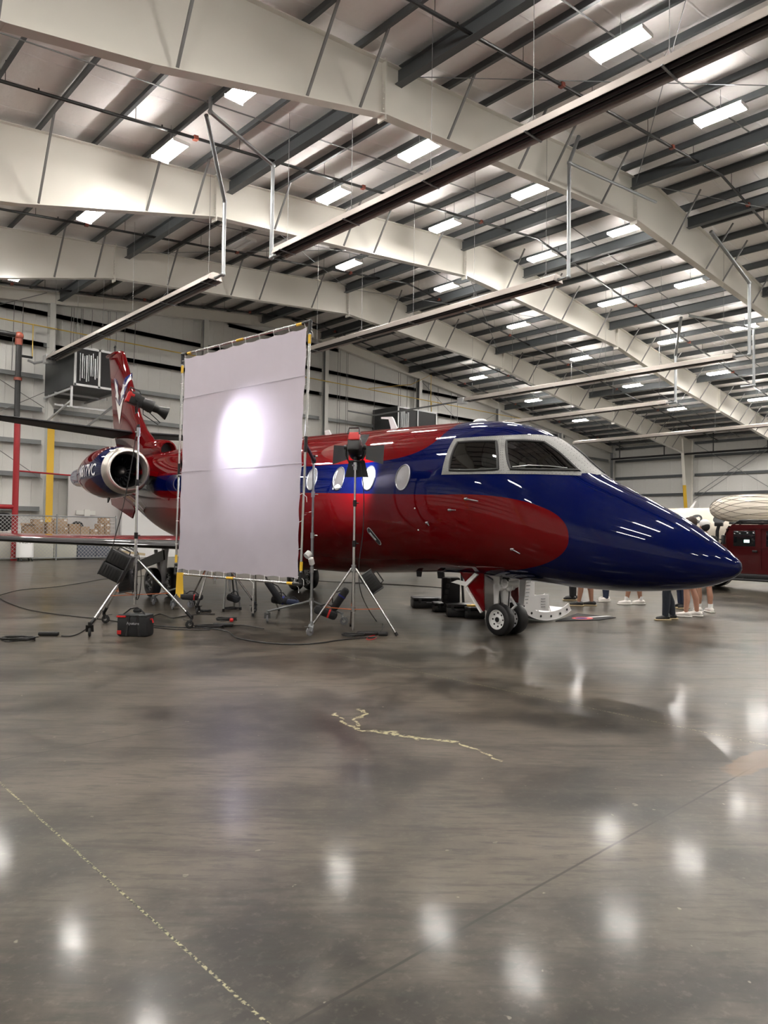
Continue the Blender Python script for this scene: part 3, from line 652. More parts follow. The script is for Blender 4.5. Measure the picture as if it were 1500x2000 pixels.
# ================================================================ the jet
jet = empty('business_jet', (8.2, 6.25, 0), R(180 + 90 - 3.5), label='dark blue and crimson business jet with three-abreast cockpit glass, parked nose to the right', cat='airplane')
jet['label'] = 'dark blue and crimson business jet parked with its pointed nose to the right'
ST = [(3.235, 1.10, 1.08, 1.09, .005), (3.22, 1.145, 1.04, 1.09, .05), (3.17, 1.19, .99, 1.09, .10), (3.08, 1.265, .94, 1.11, .175), (2.9, 1.40, .872, 1.14, .285), (2.6, 1.60, .812, 1.20, .42), (2.2, 1.81, .765, 1.28, .56),
      (1.8, 2.01, .74, 1.36, .69), (1.4, 2.22, .74, 1.46, .80), (1.0, 2.54, .755, 1.58, .90), (.6, 2.80, .775, 1.70, .97), (.2, 2.95, .79, 1.80, 1.03), (-.3, 3.03, .81, 1.88, 1.07), (-.9, 3.065, .82, 1.93, 1.10),
      (-1.6, 3.10, .79, 1.96, 1.11), (-2.6, 3.14, .73, 1.98, 1.12), (-4, 3.20, .68, 2.0, 1.12), (-6, 3.28, .68, 2.05, 1.12), (-8, 3.37, .80, 2.12, 1.12), (-9.5, 3.43, 1.02, 2.2, 1.08),
      (-11, 3.47, 1.27, 2.32, .98), (-13, 3.47, 1.85, 2.6, .72), (-15, 3.40, 2.4, 2.85, .42), (-16.4, 3.25, 2.85, 3.05, .16)]
def sta(x):
    S = ST
    for i in range(len(S) - 1):
        if S[i][0] >= x >= S[i + 1][0]:
            a, b_, c, d = S[max(i - 1, 0)], S[i], S[i + 1], S[min(i + 2, len(S) - 1)]
            h = c[0] - b_[0]; t = (x - b_[0]) / h; out = []
            for k in (1, 2, 3, 4):
                dk = (c[k] - b_[k]) / h
                m0 = dk if i == 0 else (lambda p: 0 if p * dk <= 0 else 2 * p * dk / (p + dk))((b_[k] - a[k]) / (b_[0] - a[0]))
                m1 = dk if i == len(S) - 2 else (lambda p: 0 if p * dk <= 0 else 2 * p * dk / (p + dk))((d[k] - c[k]) / (d[0] - c[0]))
                out.append(b_[k] * (2 * t ** 3 - 3 * t * t + 1) + m0 * h * (t ** 3 - 2 * t * t + t) + c[k] * (3 * t * t - 2 * t ** 3) + m1 * h * (t ** 3 - t * t))
            return out
    return list(S[0][1:]) if x > S[0][0] else list(S[-1][1:])
def fus(x, ph, off=0.0):
    zt, zb, zm, w_ = sta(x); c, s = math.cos(ph), math.sin(ph)
    return Vector((x, (w_ + off) * (1 if c > 0 else -1) * abs(c) ** .95, zm + ((zt - zm + off) if s > 0 else (zm - zb + off)) * (1 if s > 0 else -1) * abs(s) ** .95))
PI = math.pi
def ph_of(x, z):      # angle on the right-hand side (y < 0) at height z
    zt, zb, zm, w_ = sta(x); q = (z - zm) / ((zt - zm) if z > zm else (zm - zb)); q = max(-1, min(1, q))
    return math.pi - math.asin((1 if q > 0 else -1) * abs(q) ** (1 / .95))
def patch(E, off, n=14, round_=.0):
    """surface patch between a bottom and a top edge list, optionally with rounded corners"""
    rows = []; L = len(E[0]) - 1
    def at(Ed, u): k = min(L - 1, int(u * L)); f = u * L - k; return (Ed[k][0] + (Ed[k + 1][0] - Ed[k][0]) * f, Ed[k][1] + (Ed[k + 1][1] - Ed[k][1]) * f)
    for i in range(n + 1):
        r = []
        for j in range(n + 1):
            u, v = i / n * 2 - 1, j / n * 2 - 1
            if round_: k = 1 - round_ * (u * u) * (v * v); u *= k; v *= k
            u = (u + 1) / 2; v = (v + 1) / 2; a, c = at(E[0], u), at(E[1], u); r.append(fus(a[0] + (c[0] - a[0]) * v, a[1] + (c[1] - a[1]) * v, off))
        rows.append(r)
    return rows
def inpatch(x, p, corners, eps=0):
    s = 0; L = len(corners)
    for k in range(L):
        (xa, pa), (xb, pb) = corners[k], corners[(k + 1) % L]
        cr = (xb - xa) * (p - pa) - (pb - pa) * (x - xa)
        if s == 0: s = 1 if cr > 0 else -1
        if cr * s < eps: return False
    return True
# cockpit panes, right-hand side, as (x, angle); the left is mirrored
def zedge(xa, za, xb, zb, n=12): return [(xa + (xb - xa) * t / n, max(PI / 2, ph_of(xa + (xb - xa) * t / n, za + (zb - za) * t / n))) for t in range(n + 1)]
# bottom and top edges of the panes and of their metal surround, as sampled (x, angle) lists
E1 = (zedge(-.16, 2.24, .61, 2.215), zedge(-.20, 2.645, .40, 2.62)); E2 = ([(x, max(p, PI / 2 + .055)) for x, p in zedge(.74, 2.215, 1.40, 2.19)], [(x, max(p, PI / 2 + .055)) for x, p in zedge(.50, 2.62, .86, 2.60)])
G1 = (zedge(-.27, 2.195, .665, 2.165), zedge(-.30, 2.705, .42, 2.70)); G2 = (zedge(.665, 2.165, 1.50, 2.13), zedge(.42, 2.70, .80, 2.72))
G2[0][-1] = (1.50, PI / 2); G2[1][-1] = (.80, PI / 2)
def loop(E): return E[0] + [(E[0][-1][0] + (E[1][-1][0] - E[0][-1][0]) * t / 8, E[0][-1][1] + (E[1][-1][1] - E[0][-1][1]) * t / 8) for t in range(1, 8)] + E[1][::-1] + [(E[1][0][0] + (E[0][0][0] - E[1][0][0]) * t / 8, E[1][0][1] + (E[0][0][1] - E[1][0][1]) * t / 8) for t in range(1, 8)]
W1, W2 = loop(E1), loop(E2)
def inside_poly(x, y, P):
    c = False; j = len(P) - 1
    for i in range(len(P)):
        if (P[i][1] > y) != (P[j][1] > y) and x < (P[j][0] - P[i][0]) * (y - P[i][1]) / (P[j][1] - P[i][1]) + P[i][0]: c = not c
        j = i
    return c
def mir(L): return [(x, PI - p) for x, p in L]
OV = [-1.02 - .765 * k for k in range(9)]
def oval_hit(x, y, z):
    return any(((x - cx) / .185) ** 2 + ((z - (2.165 + .035 * (-1 - cx)) - .005) / .215) ** 2 < 1 for cx in OV[:2] + OV[2:3]) and False
xs = []; x = 3.235
while x > -16.4: xs.append(x); x -= (.012 if x > 3.1 else .04 if x > 2.4 else .05 if x > -.4 else .12)
xs.append(-16.4); NP = 160
rows = [[fus(x, 2 * PI * k / NP) for k in range(NP)] for x in xs]
b = MB(); b.v = [p for r in rows for p in r]
for i in range(len(xs) - 1):
    for k in range(NP):
        xm = (xs[i] + xs[i + 1]) / 2; pm = 2 * PI * (k + .5) / NP
        if any(inside_poly(xm, pm, W) for W in (W1, W2, mir(W1), mir(W2))): continue
        b.f.append((i * NP + k, i * NP + (k + 1) % NP, (i + 1) * NP + (k + 1) % NP, (i + 1) * NP + k))
b.f.append(tuple(range(NP))[::-1]); b.f.append(tuple((len(xs) - 1) * NP + k for k in range(NP)))
fusel = b.build('fuselage', 'livery', jet, local=True, ang=60)
def loc(mb, name, m, parent=jet, **k): return mb.build(name, m, parent, local=True, **k)
for side in (0, 1):
    f_ = (lambda L: L) if side == 0 else mir
    for Gx, Wx in ((G1, W1), (G2, W2)):
        Lo, Li = f_(loop(Gx)), f_(Wx); K = 5
        rows = [[fus(a[0] + (c[0] - a[0]) * j / K, a[1] + (c[1] - a[1]) * j / K, .008) for a, c in zip(Lo, Li)] for j in range(K + 1)]
        fr = loc(MB().grid(rows, wrap=True), 'windshield_frame', 'silver', ang=50); riv = MB()
        for t_, a_ in ((.22, 0), (.78, 0)):
            for k in range(len(Lo)):
                for q in (0, .5):
                    a, c = Lo[k], Li[k]; a2, c2 = Lo[(k + 1) % len(Lo)], Li[(k + 1) % len(Lo)]; x_ = (a[0] + (c[0] - a[0]) * t_) * (1 - q) + (a2[0] + (c2[0] - a2[0]) * t_) * q; p_ = (a[1] + (c[1] - a[1]) * t_) * (1 - q) + (a2[1] + (c2[1] - a2[1]) * t_) * q
                    riv.ball(fus(x_, p_, .009), .0042, 6, 4)
        loc(riv, 'rivets', 'hvac', fr)
    for nm, E in (('side_window', E1), ('windshield', E2)):
        E = (f_(E[0]), f_(E[1])); g_ = loc(MB().grid(patch(E, .010, 24, .05)), nm, 'glass', ang=60)
        n = 24; P_ = patch(E, .013, n, .05); ring = [P_[i][0] for i in range(n)] + [P_[n][j] for j in range(n)] + [P_[n - i][n] for i in range(n)] + [P_[0][n - j] for j in range(n)]
        loc(MB().path(ring + [ring[0], ring[1]], .017, 6), 'window_seal', 'rubber', g_)
# windscreen wiper
loc(MB().path([fus(.78, ph_of(.78, 2.235), .03), fus(.95, ph_of(.95, 2.25), .03), fus(1.15, ph_of(1.15, 2.235), .03), fus(1.30, ph_of(1.30, 2.21), .03)], .006, 6), 'wiper', 'steel')
# cockpit interior
b = MB(); b.add([fus(-.48, 2 * PI * t / 48, -.03) for t in range(48)], [tuple(range(48))]); b.box((.45, 0, 1.62), (1.8, 1.3, .05)); loc(b, 'cockpit_bulkhead', 'darkin', smooth=False)
b = MB(); b.prism([(.95, -.62, 1.9), (1.35, -.5, 2.08), (1.25, -.5, 2.17), (.85, -.62, 2.2)], (0, 1.15, 0)); loc(b, 'glareshield', 'blackm', smooth=False)
for y in (-.42, .42):
    s_ = MB().rbox((.05, y, 2.0), (.14, .44, .62), .05).rbox((.03, y, 2.42), (.10, .26, .2), .04).rbox((.25, y, 1.68), (.46, .44, .12), .04); st = loc(s_, 'pilot_seat', mat('seat_cloth', (.22, .22, .22), .8))
    loc(MB().path([(.72, y - .13, 2.12), (.70, y - .13, 2.2), (.70, y, 2.26), (.70, y + .13, 2.2), (.72, y + .13, 2.12)], .014), 'control_yoke', 'black')
loc(MB().box((.80, -.66, 2.27), (.10, .01, .10), ry=.2), 'paper_note', 'tape', smooth=False)
loc(MB().box((.3, .2, 2.62), (.5, .3, .04), ry=-.1), 'overhead_panel', 'greycloth', smooth=False)

# oval cabin windows both sides
for side in (-1, 1):
    for k, cx in enumerate(OV):
        cz = 2.195 + .036 * (-1 - cx); n = 36; rim = []; rows_ = []
        def at(x_, z_, off):
            p = ph_of(x_, z_); q = fus(x_, p, off); return Vector((q.x, q.y * (1 if side < 0 else -1), q.z))
        def ov(sc_, off): return [at(cx + .145 * sc_ * math.cos(2 * PI * t / n), cz + .185 * sc_ * math.sin(2 * PI * t / n), off) for t in range(n)]
        shade = M['darkin'] if (k == 2 and side < 0) else M['whitep']
        pane = loc(MB().grid([ov(s_, .004) for s_ in (.02, .25, .5, .75, .95)], wrap=True), 'cabin_window', mat('window_shade' if shade is M['whitep'] else 'open_window', (.27, .27, .26) if shade is M['whitep'] else (.12, .11, .105), .2, coat=1), ang=60)
        rg = ov(.98, .008); loc(MB().path(rg + rg[:2], .009, 6), 'window_rim', 'silver' if k == 2 else 'steel', pane)
        if k == 2 and side < 0:
            loc(MB().grid([[at(cx - .04 + .10 * s_ * math.cos(PI * t / 18) - .06, cz - .02 + .15 * math.cos(PI * t / 18), .006) for t in range(0, 19)] for s_ in (.0, .35)]), 'shade_edge', 'whitep', pane)
            loc(MB().grid([[at(cx + .11 * (2 * t / 12 - 1), cz - .15 + .06 * s_ * (1 - (2 * t / 12 - 1) ** 2) , .006) for t in range(13)] for s_ in (0, 1)]), 'window_sill', 'whitep', pane)
# antennas, probes, small details
def blade(x0, x1, h, zb, y=0, t=.02, rake=.1, m='white', name='antenna', up=1):
    loc(MB().prism([(x0, y - t / 2, zb), (x1, y - t / 2, zb), (x1 - rake, y - t / 2, zb + h * up), (x0 + (x1 - x0) * .3 - rake, y - t / 2, zb + h * up)], (0, t, 0)), name, m, smooth=False)
loc(MB().prism([(-2.56, -.012, 3.12), (-2.40, -.012, 3.12), (-2.52, -.012, 3.32), (-2.56, -.012, 3.36), (-2.84, -.012, 3.385), (-2.84, -.012, 3.355), (-2.64, -.012, 3.325)], (0, .024, 0)), 'blade_antenna', 'white', smooth=False)
blade(-4.5, -4.3, .12, 3.2)
for x_ in (-1.2, -.55): loc(MB().ball((x_, 0, 3.06), .1, sc=(1.2, .8, .35)), 'antenna_dome', 'white')
for x_ in (-1.62, -1.15): blade(x_, x_ + .12, .10, .83, y=-.25, m='blackm', up=-1, rake=.02)
def side_pt(x_, z_, off=.0): p = ph_of(x_, z_); return fus(x_, p, off)
for (x_, z_, x2, z2) in ((.18, 1.86, .42, 1.82), (-.1, 1.72, .06, 1.72), (-.55, 1.55, -.46, 1.53), (.80, 1.22, .95, 1.20)):
    a = side_pt(x_, z_, .0); c = side_pt(x2, z2, .06); loc(MB().cyl(a, c, .010, .006, 8).cyl(a - Vector((.02, 0, 0)), a + Vector((.03, 0, 0)), .018, n=8), 'probe', 'steel')
for x_, z_ in ((-.75, 1.75), (-.76, 1.45)): loc(MB().ball(side_pt(x_, z_, 0), .012, 8, 6), 'sensor', 'white')
# door handle plate: rounded slot with pale edge
hp = [(-1.86 + .0, 1.46), (-1.72, 1.26)]
def slot(r, off):
    out = []
    for (cx, cz), a0 in (((-1.85, 1.43), .5 * PI - .25), ((-1.74, 1.27), 1.5 * PI - .25)):
        for t in range(9):
            a = a0 - .55 + PI * t / 8; out.append(side_pt(cx + r * math.cos(a), cz + r * math.sin(a), off))
    return out
hd = loc(MB().add(slot(.052, .006), [tuple(range(18))]), 'door_handle_plate', 'whitep', smooth=False)
loc(MB().add(slot(.042, .010), [tuple(range(18))]), 'recess', 'hvac', hd, smooth=False)
loc(MB().cyl(side_pt(-1.84, 1.41, .02), side_pt(-1.76, 1.30, .02), .012), 'handle', 'steel', hd)

# wings
def airfoil(x_le, chord, y, z, t, n=14):
    P = []
    for k in range(n): u = k / (n - 1); P.append((u, 1))
    up = []; dn = []
    for k in range(n + 1):
        u = .5 * (1 - math.cos(PI * k / n)); th = 5 * t * (.2969 * math.sqrt(u) - .126 * u - .3516 * u * u + .2843 * u ** 3 - .1015 * u ** 4)
        up.append(Vector((x_le - u * chord, y, z + th * chord + .02 * chord * math.sin(PI * u)))); dn.append(Vector((x_le - u * chord, y, z - th * chord * .8 + .02 * chord * math.sin(PI * u))))
    return up + dn[::-1][1:-1]
def wing_mesh(S):
    b = MB(); rows = [airfoil(*s_) for s_ in S]; b.grid(rows, wrap=True); n = len(rows[0]); L = len(rows)
    b.f.append(tuple(range(n))); b.f.append(tuple((L - 1) * n + k for k in range(n))[::-1]); return b
for s in (-1, 1):
    w_ = loc(wing_mesh([(-4.2, 4.6, s * .4, 1.02, .085), (-5.2, 3.7, s * 1.6, 1.08, .075), (-7.2, 2.4, s * 4.2, 1.16, .075), (-10.0, 1.1, s * 8.6, 1.36, .07)]), 'wing', 'wing_paint_shade', ang=40)
    loc(wing_mesh([(-14.2, 1.9, s * .05, 4.22, .075), (-14.85, 1.05, s * 3.5, 4.42, .07)]), 'tailplane', 'tailpaint', ang=40)
# wing root fairing under the belly
rows = []
for k in range(13):
    u = k / 12; x_ = -3.2 - 6.6 * u; w_ = 1.25 * math.sin(PI * min(1, max(.0, u))) ** .45 if 0 < u < 1 else .05
    rows.append([Vector((x_, w_ * math.cos(a), 1.02 + (.42 * math.sin(PI * u) ** .5 if 0 < u < 1 else 0) * math.sin(a))) for a in [2 * PI * t / 28 for t in range(28)]])
loc(MB().grid(rows, wrap=True), 'belly_fairing', 'red2', ang=60)
# fin
def finsec(x_le, x_te, z, t):
    c = x_le - x_te; up = []
    n = 12; L = []; Rr = []
    for k in range(n + 1):
        u = .5 * (1 - math.cos(PI * k / n)); th = t * (1.48 * math.sqrt(u) - .63 * u - 1.76 * u * u + 1.42 * u ** 3 - .51 * u ** 4)
        L.append(Vector((x_le - u * c, th, z))); Rr.append(Vector((x_le - u * c, -th, z)))
    return L + Rr[::-1][1:-1]
FS = [(-11.9, -15.7, 3.1, .34), (-12.6, -15.85, 3.55, .30), (-12.95, -15.9, 3.95, .27), (-13.45, -16.08, 4.25, .25), (-13.93, -16.24, 4.7, .24), (-14.55, -16.45, 5.6, .20), (-15.32, -16.72, 6.72, .15), (-15.46, -16.78, 6.86, .12), (-15.7, -16.72, 6.93, .06)]
b = MB(); rows = [finsec(*s_) for s_ in FS]; b.grid(rows, wrap=True); n = len(rows[0]); b.f.append(tuple((len(rows) - 1) * n + k for k in range(n)))
fin = loc(b, 'tail_fin', 'red2', ang=50)
loc(MB().rbox((-16.45, 0, 6.93), (.9, .16, .08), .03), 'fin_tip_cap', 'red2', fin); loc(MB().cyl((-16.25, 0, 6.95), (-16.25, 0, 7.15), .03).ball((-16.25, 0, 7.15), .045), 'beacon', 'blackm', fin)
loc(MB().lathe([(0, .30), (.5, .30), (.95, .27), (1.05, .235), (1.06, .20), (.95, .17), (.5, .15)], (-12.95, 0, 3.60), (1, 0, -.06), 32), 'dorsal_air_intake', 'red2', fin)
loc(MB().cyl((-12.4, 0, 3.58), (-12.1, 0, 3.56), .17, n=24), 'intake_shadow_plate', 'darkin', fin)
def fin_y(x_, z_):
    for a, c in zip(FS[:-1], FS[1:]):
        if a[2] <= z_ <= c[2]:
            t = (z_ - a[2]) / (c[2] - a[2]); le = a[0] + (c[0] - a[0]) * t; te = a[1] + (c[1] - a[1]) * t; th = a[3] + (c[3] - a[3]) * t
            u = max(0, min(1, (le - x_) / (le - te))); return th * (1.48 * math.sqrt(u) - .63 * u - 1.76 * u * u + 1.42 * u ** 3 - .51 * u ** 4)
    return .05
def fin_patch(P, nm, m, off=.006):
    """polygon on both fin faces, densified and draped"""
    for s in (-1, 1):
        bm = bmesh.new(); vs = [bm.verts.new((x_, 0, z_)) for x_, z_ in P]; bm.faces.new(vs); bmesh.ops.triangulate(bm, faces=bm.faces[:]); 
        for _ in range(2): bmesh.ops.subdivide_edges(bm, edges=bm.edges[:], cuts=1, use_grid_fill=True)
        bm.verts.index_update(); v = [Vector((q.co.x, s * (fin_y(q.co.x, q.co.z) + off), q.co.z)) for q in bm.verts]; f = [tuple(q.index for q in g_.verts) for g_ in bm.faces]; bm.free()
        loc(MB().add(v, f), nm, m, fin, smooth=False, fix=False)
fin_patch([(-16.13, 6.13), (-15.89, 6.07), (-15.67, 5.91), (-15.71, 5.71), (-15.49, 5.24), (-15.56, 5.17), (-15.73, 5.31), (-15.9, 5.51), (-16.04, 5.84)], 'logo_blue_stroke', 'blue2', 0.006)
fin_patch([(-14.72, 6.09), (-14.69, 5.96), (-14.87, 5.68), (-15.01, 5.56), (-15.04, 5.37), (-15.32, 5.26), (-15.4, 5.19), (-15.49, 5.22), (-15.37, 5.41), (-15.18, 5.79), (-15.06, 5.96)], 'logo_blue_stroke', 'blue2', 0.006)
fin_patch([(-16.01, 6.08), (-15.93, 6.0), (-15.71, 5.82), (-15.7, 5.66), (-15.56, 5.5), (-15.69, 5.47), (-15.63, 5.32), (-15.76, 5.46), (-15.92, 5.5), (-15.82, 5.65), (-15.97, 5.83)], 'logo_white_stroke', 'whitep', 0.01)
fin_patch([(-14.77, 6.04), (-14.73, 5.88), (-14.91, 5.7), (-15.06, 5.68), (-15.02, 5.46), (-15.16, 5.46), (-15.26, 5.35), (-15.29, 5.49), (-15.36, 5.53), (-15.19, 5.67), (-15.18, 5.79), (-14.98, 5.74)], 'logo_white_stroke', 'whitep', 0.01)
fin_patch([(-15.89, 5.44), (-15.44, 5.14), (-15.08, 5.37), (-15.04, 5.35), (-15.35, 5.06), (-15.31, 4.87), (-15.45, 4.59), (-15.58, 4.9), (-15.67, 5.13)], 'logo_white_point', 'tape', 0.01)
# tailcone, ventral parts
loc(MB().lathe([(0, .17), (.5, .13), (.52, .10)], (-16.3, 0, 3.05), (-1, 0, .1), 24, True), 'tail_cone', 'red2')
loc(MB().prism([(-15.3, -.35, 2.30), (-13.9, -.35, 2.32), (-13.3, -.35, 1.95), (-13.5, -.35, 1.70), (-15.2, -.35, 2.12)], (0, .04, 0)), 'tailcone_hatch', 'red2', smooth=False)
# engines
for s in (-1, 1):
    cy = s * 1.78; a = Vector((-9.86, cy, 2.76)); prof = [(0.0, .50), (.12, .545), (.45, .60), (.9, .625), (1.4, .61), (1.9, .53), (2.35, .43), (2.7, .34)]
    en = loc(MB().lathe([(h + .14, r) for h, r in prof[1:]], a, (-1, 0, 0), 48), 'engine_nacelle', 'nacelle', ang=60)
    loc(MB().lathe([(.27, .552), (.12, .535), (.04, .50), (0, .465), (.0, .44), (.05, .415), (.25, .395)], a, (-1, 0, 0), 48), 'inlet_lip', 'lip', en, ang=60)
    loc(MB().lathe([(.25, .395), (.9, .38), (.9, .0)], a, (-1, 0, 0), 40), 'inlet_duct', 'blackm', en)
    fb = MB()
    for k in range(22):
        t0 = 2 * PI * k / 22; c_ = a + Vector((-.62, 0, 0)); r_ = lambda rr, dx, dt: c_ + Vector((dx, rr * math.cos(t0 + dt), rr * math.sin(t0 + dt)))
        fb.add([r_(.1, .05, 0), r_(.375, .03, .02), r_(.375, -.05, .19), r_(.1, -.05, .16)], [(0, 1, 2, 3)])
    loc(fb, 'fan_blades', 'fanblk', en, fix=False)
    loc(MB().lathe([(0, 0), (.04, .05), (.12, .10), (.2, .13), (.3, .135)], a + Vector((-.32, 0, 0)), (-1, 0, 0), 24), 'spinner', 'steel', en)
    loc(MB().lathe([(2.75, .335), (2.8, .30), (3.7, .24), (3.72, .20), (2.9, .18)], a, (-1, 0, 0), 32), 'exhaust_nozzle', mat('nozzle_blue_grey', (.06, .08, .22), .25, .3, coat=.6), en)
    loc(MB().prism([(-10.2, s * .85, 2.66), (-12.2, s * .85, 2.66), (-12.4, s * 1.4, 2.70), (-10.1, s * 1.4, 2.70)], (0, 0, .12)), 'pylon', 'red2', smooth=False)
    for k in range(5): loc(MB().cyl(a + Vector((-.62 - .02 * k, s * .0, .0)) + Vector((0, s * .60 * math.sin(.25 + k * .16), .60 * math.cos(.25 + k * .16))), a + Vector((-.62 - .02 * k, 0, 0)) + Vector((0, s * .618 * math.sin(.25 + k * .16), .618 * math.cos(.25 + k * .16))), .016, n=8), 'fastener', 'whitep', en)
    loc(MB().prism([(-11.3, cy, 2.16), (-11.15, cy, 2.16), (-11.3, cy, 2.04)], (0, .03, 0)), 'drain_mast', 'blackm', en, smooth=False)
    # registration draped round the cowling
    v, f = text_mesh('N817VC', .38, shear=.25, extrude=0, bold=.006); w0 = max(p.x for p in v) - min(p.x for p in v)
    bm = bmesh.new(); vs = [bm.verts.new(p) for p in v]; 
    for q in f:
        try: bm.faces.new([vs[i] for i in q])
        except Exception: pass
    bmesh.ops.remove_doubles(bm, verts=bm.verts, dist=1e-5); bmesh.ops.triangulate(bm, faces=bm.faces[:]); bmesh.ops.subdivide_edges(bm, edges=[e for e in bm.edges if e.calc_length() > .06], cuts=2)
    bm.verts.index_update()
    def rad(x_):
        h = -9.86 - x_ - .14
        for (h0, r0), (h1, r1) in zip(prof[:-1], prof[1:]):
            if h0 <= h <= h1: return r0 + (r1 - r0) * (h - h0) / (h1 - h0)
        return .34
    V2 = []
    for q in bm.verts:
        x_ = -11.02 + q.co.x * 1.25 / w0 * (1 if s < 0 else -1); r_ = rad(x_) + .012; th = q.co.y / .6 + .0
        V2.append(Vector((x_, cy + s * r_ * math.cos(th), 2.76 + r_ * math.sin(th))))
    F2 = [tuple(g_.index for g_ in q.verts) for q in bm.faces]; bm.free()
    loc(MB().add(V2, F2), 'registration_lettering', 'textwhite', en, smooth=False, fix=False)

# landing gear
def wheel(e, c, r, w_, rim_m='white'):
    c = Vector(c); prof = [(-w_ / 2, r * .62), (-w_ / 2, r * .86), (-w_ * .40, r * .96), (-w_ * .2, r), (w_ * .2, r), (w_ * .40, r * .96), (w_ / 2, r * .86), (w_ / 2, r * .62)]
    t = loc(MB().lathe(prof, c, (0, 1, 0), 40), 'tyre', 'tyre', e)
    rim = MB(); rim.lathe([(-w_ / 2 + .005, r * .64), (-w_ / 2 - .003, r * .60), (-w_ * .28, r * .56), (-w_ * .24, r * .30), (-w_ * .36, r * .22), (-w_ * .36, 0)], c, (0, 1, 0), 32)
    rim.lathe([(w_ / 2 - .005, r * .64), (w_ * .28, r * .56), (w_ * .24, r * .30), (w_ * .36, r * .22), (w_ * .36, 0)], c, (0, 1, 0), 32)
    rm = loc(rim, 'rim', rim_m, e)
    hb = MB(); hb.cyl(c - Vector((0, w_ * .42, 0)), c + Vector((0, w_ * .42, 0)), r * .16, n=12)
    for k in range(8): hb.cyl(c + Vector((-r * .42 * math.cos(k * PI / 4), -w_ * .30, r * .42 * math.sin(k * PI / 4))), c + Vector((-r * .42 * math.cos(k * PI / 4), -w_ * .24, r * .42 * math.sin(k * PI / 4))), r * .06, n=8)
    loc(hb, 'hub', 'blackm', e)
ng = loc(MB().cyl((0, 0, .22), (-.05, 0, .95), .05, n=16).cyl((-.02, 0, .45), (-.05, 0, .95), .075, n=16).cyl((0, -.2, .22), (0, .2, .22), .03), 'nose_gear', 'white')
for y in (-.145, .145): wheel(ng, (0, y, .222), .222, .15)
g_ = MB(); g_.path([(.02, 0, .30), (.16, 0, .42), (.03, 0, .56)], .022).cyl((-.03, -.16, .66), (-.03, .16, .66), .05, n=16).cyl((.05, -.12, .72), (.05, .12, .72), .07, n=16)
g_.bar((-.03, 0, .62), (-.55, 0, .86), .05, .04).bar((-.03, -.08, .74), (.5, -.08, .84), .03, .03).ball((.08, -.05, .66), .055).ball((-.05, .1, .72), .06)
loc(g_, 'gear_linkage', 'white', ng); loc(MB().path([(.06, -.05, .82), (.1, -.07, .6), (.08, -.06, .42), (.03, -.04, .3)], .008).path([(-.1, -.06, .85), (-.06, -.09, .6), (-.03, -.08, .3)], .008).rbox((.06, -.09, .76), (.1, .06, .08), .01), 'hydraulic_hose', 'blackm', ng)
loc(MB().rbox((.12, -.02, .86), (.09, .09, .09), .02), 'taxi_light', 'steel', ng)
for y, m in ((-.36, 'red2'), (.36, 'red2')):
    d_ = loc(MB().prism([(-.58, y, .86), (-.12, y, .86), (-.10, y, .34), (-.16, y, .34), (-.40, y, .64)], (0, .02, 0)), 'gear_door', m, smooth=False)
    loc(MB().prism([(-.72, y - .03, .70), (-.42, y - .03, .66), (-.2, y - .03, .84), (-.26, y - .03, .86), (-.44, y - .03, .72), (-.60, y - .03, .74)], (0, .03, 0)).bar((-.42, y - .02, .64), (-.13, y - .02, .32), .03, .03), 'door_bracket', 'whitep', d_, smooth=False)
loc(MB().prism([(-.02, .30, .86), (.10, .30, .86), (.05, .30, .40), (-.05, .30, .34)], (0, .02, 0)), 'forward_gear_door', 'white', smooth=False); loc(MB().prism([(-.12, -.16, .86), (.0, -.16, .86), (-.03, -.16, .40), (-.1, -.16, .34)], (0, .02, 0)), 'forward_gear_door', 'white', smooth=False)
for s in (-1, 1):
    mg = loc(MB().cyl((-7.9, s * 1.75, .3), (-7.75, s * 1.75, 1.05), .07, n=16).cyl((-7.9, s * 1.5, .3), (-7.9, s * 2.0, .3), .04).bar((-7.9, s * 1.75, .35), (-8.4, s * 1.7, .95), .07, .05), 'main_gear', 'white')
    for dy in (-.2, .2): wheel(mg, (-7.9, s * 1.75 + dy, .305), .305, .17, 'steel')
    loc(MB().bar((-7.1, s * 2.05, .90), (-8.85, s * 2.05, .54), .03, .20, up=(0, 0, 1)), 'gear_door', 'blackm', mg, smooth=False)

# cabin door let down on the far side
x0, x1 = -1.5, -.6
arc = [(.74, .74), (.78, .50), (.86, .40), (1.0, .27), (1.25, .11), (1.56, .035), (1.9, .035), (2.17, .10), (2.30, .16)]
sp = [(p.x, p.y) for p in smooth_path([(a, c, 0) for a, c in arc], 5)]
def strip(x, t0, t1):
    n = len(sp); o = []
    for i, (y, z) in enumerate(sp):
        a = Vector(sp[max(0, i - 1)]); c = Vector(sp[min(n - 1, i + 1)]); d = (c - a).normalized(); nn = Vector((d.y, -d.x)); nn = -nn if nn.y < 0 and False else nn
        o.append(Vector((x, y - nn.x * t0, z - nn.y * t0)))
    return o
door = loc(MB().grid([strip(x0, 0, 0), strip(x1, 0, 0)]), 'cabin_door', 'white', fix=False)
loc(MB().grid([strip(x0, -.0, 0), strip(x0, .03, 0), strip(x1, .03, 0), strip(x1, 0, 0)]), 'inner_skin', 'white', door, fix=False)
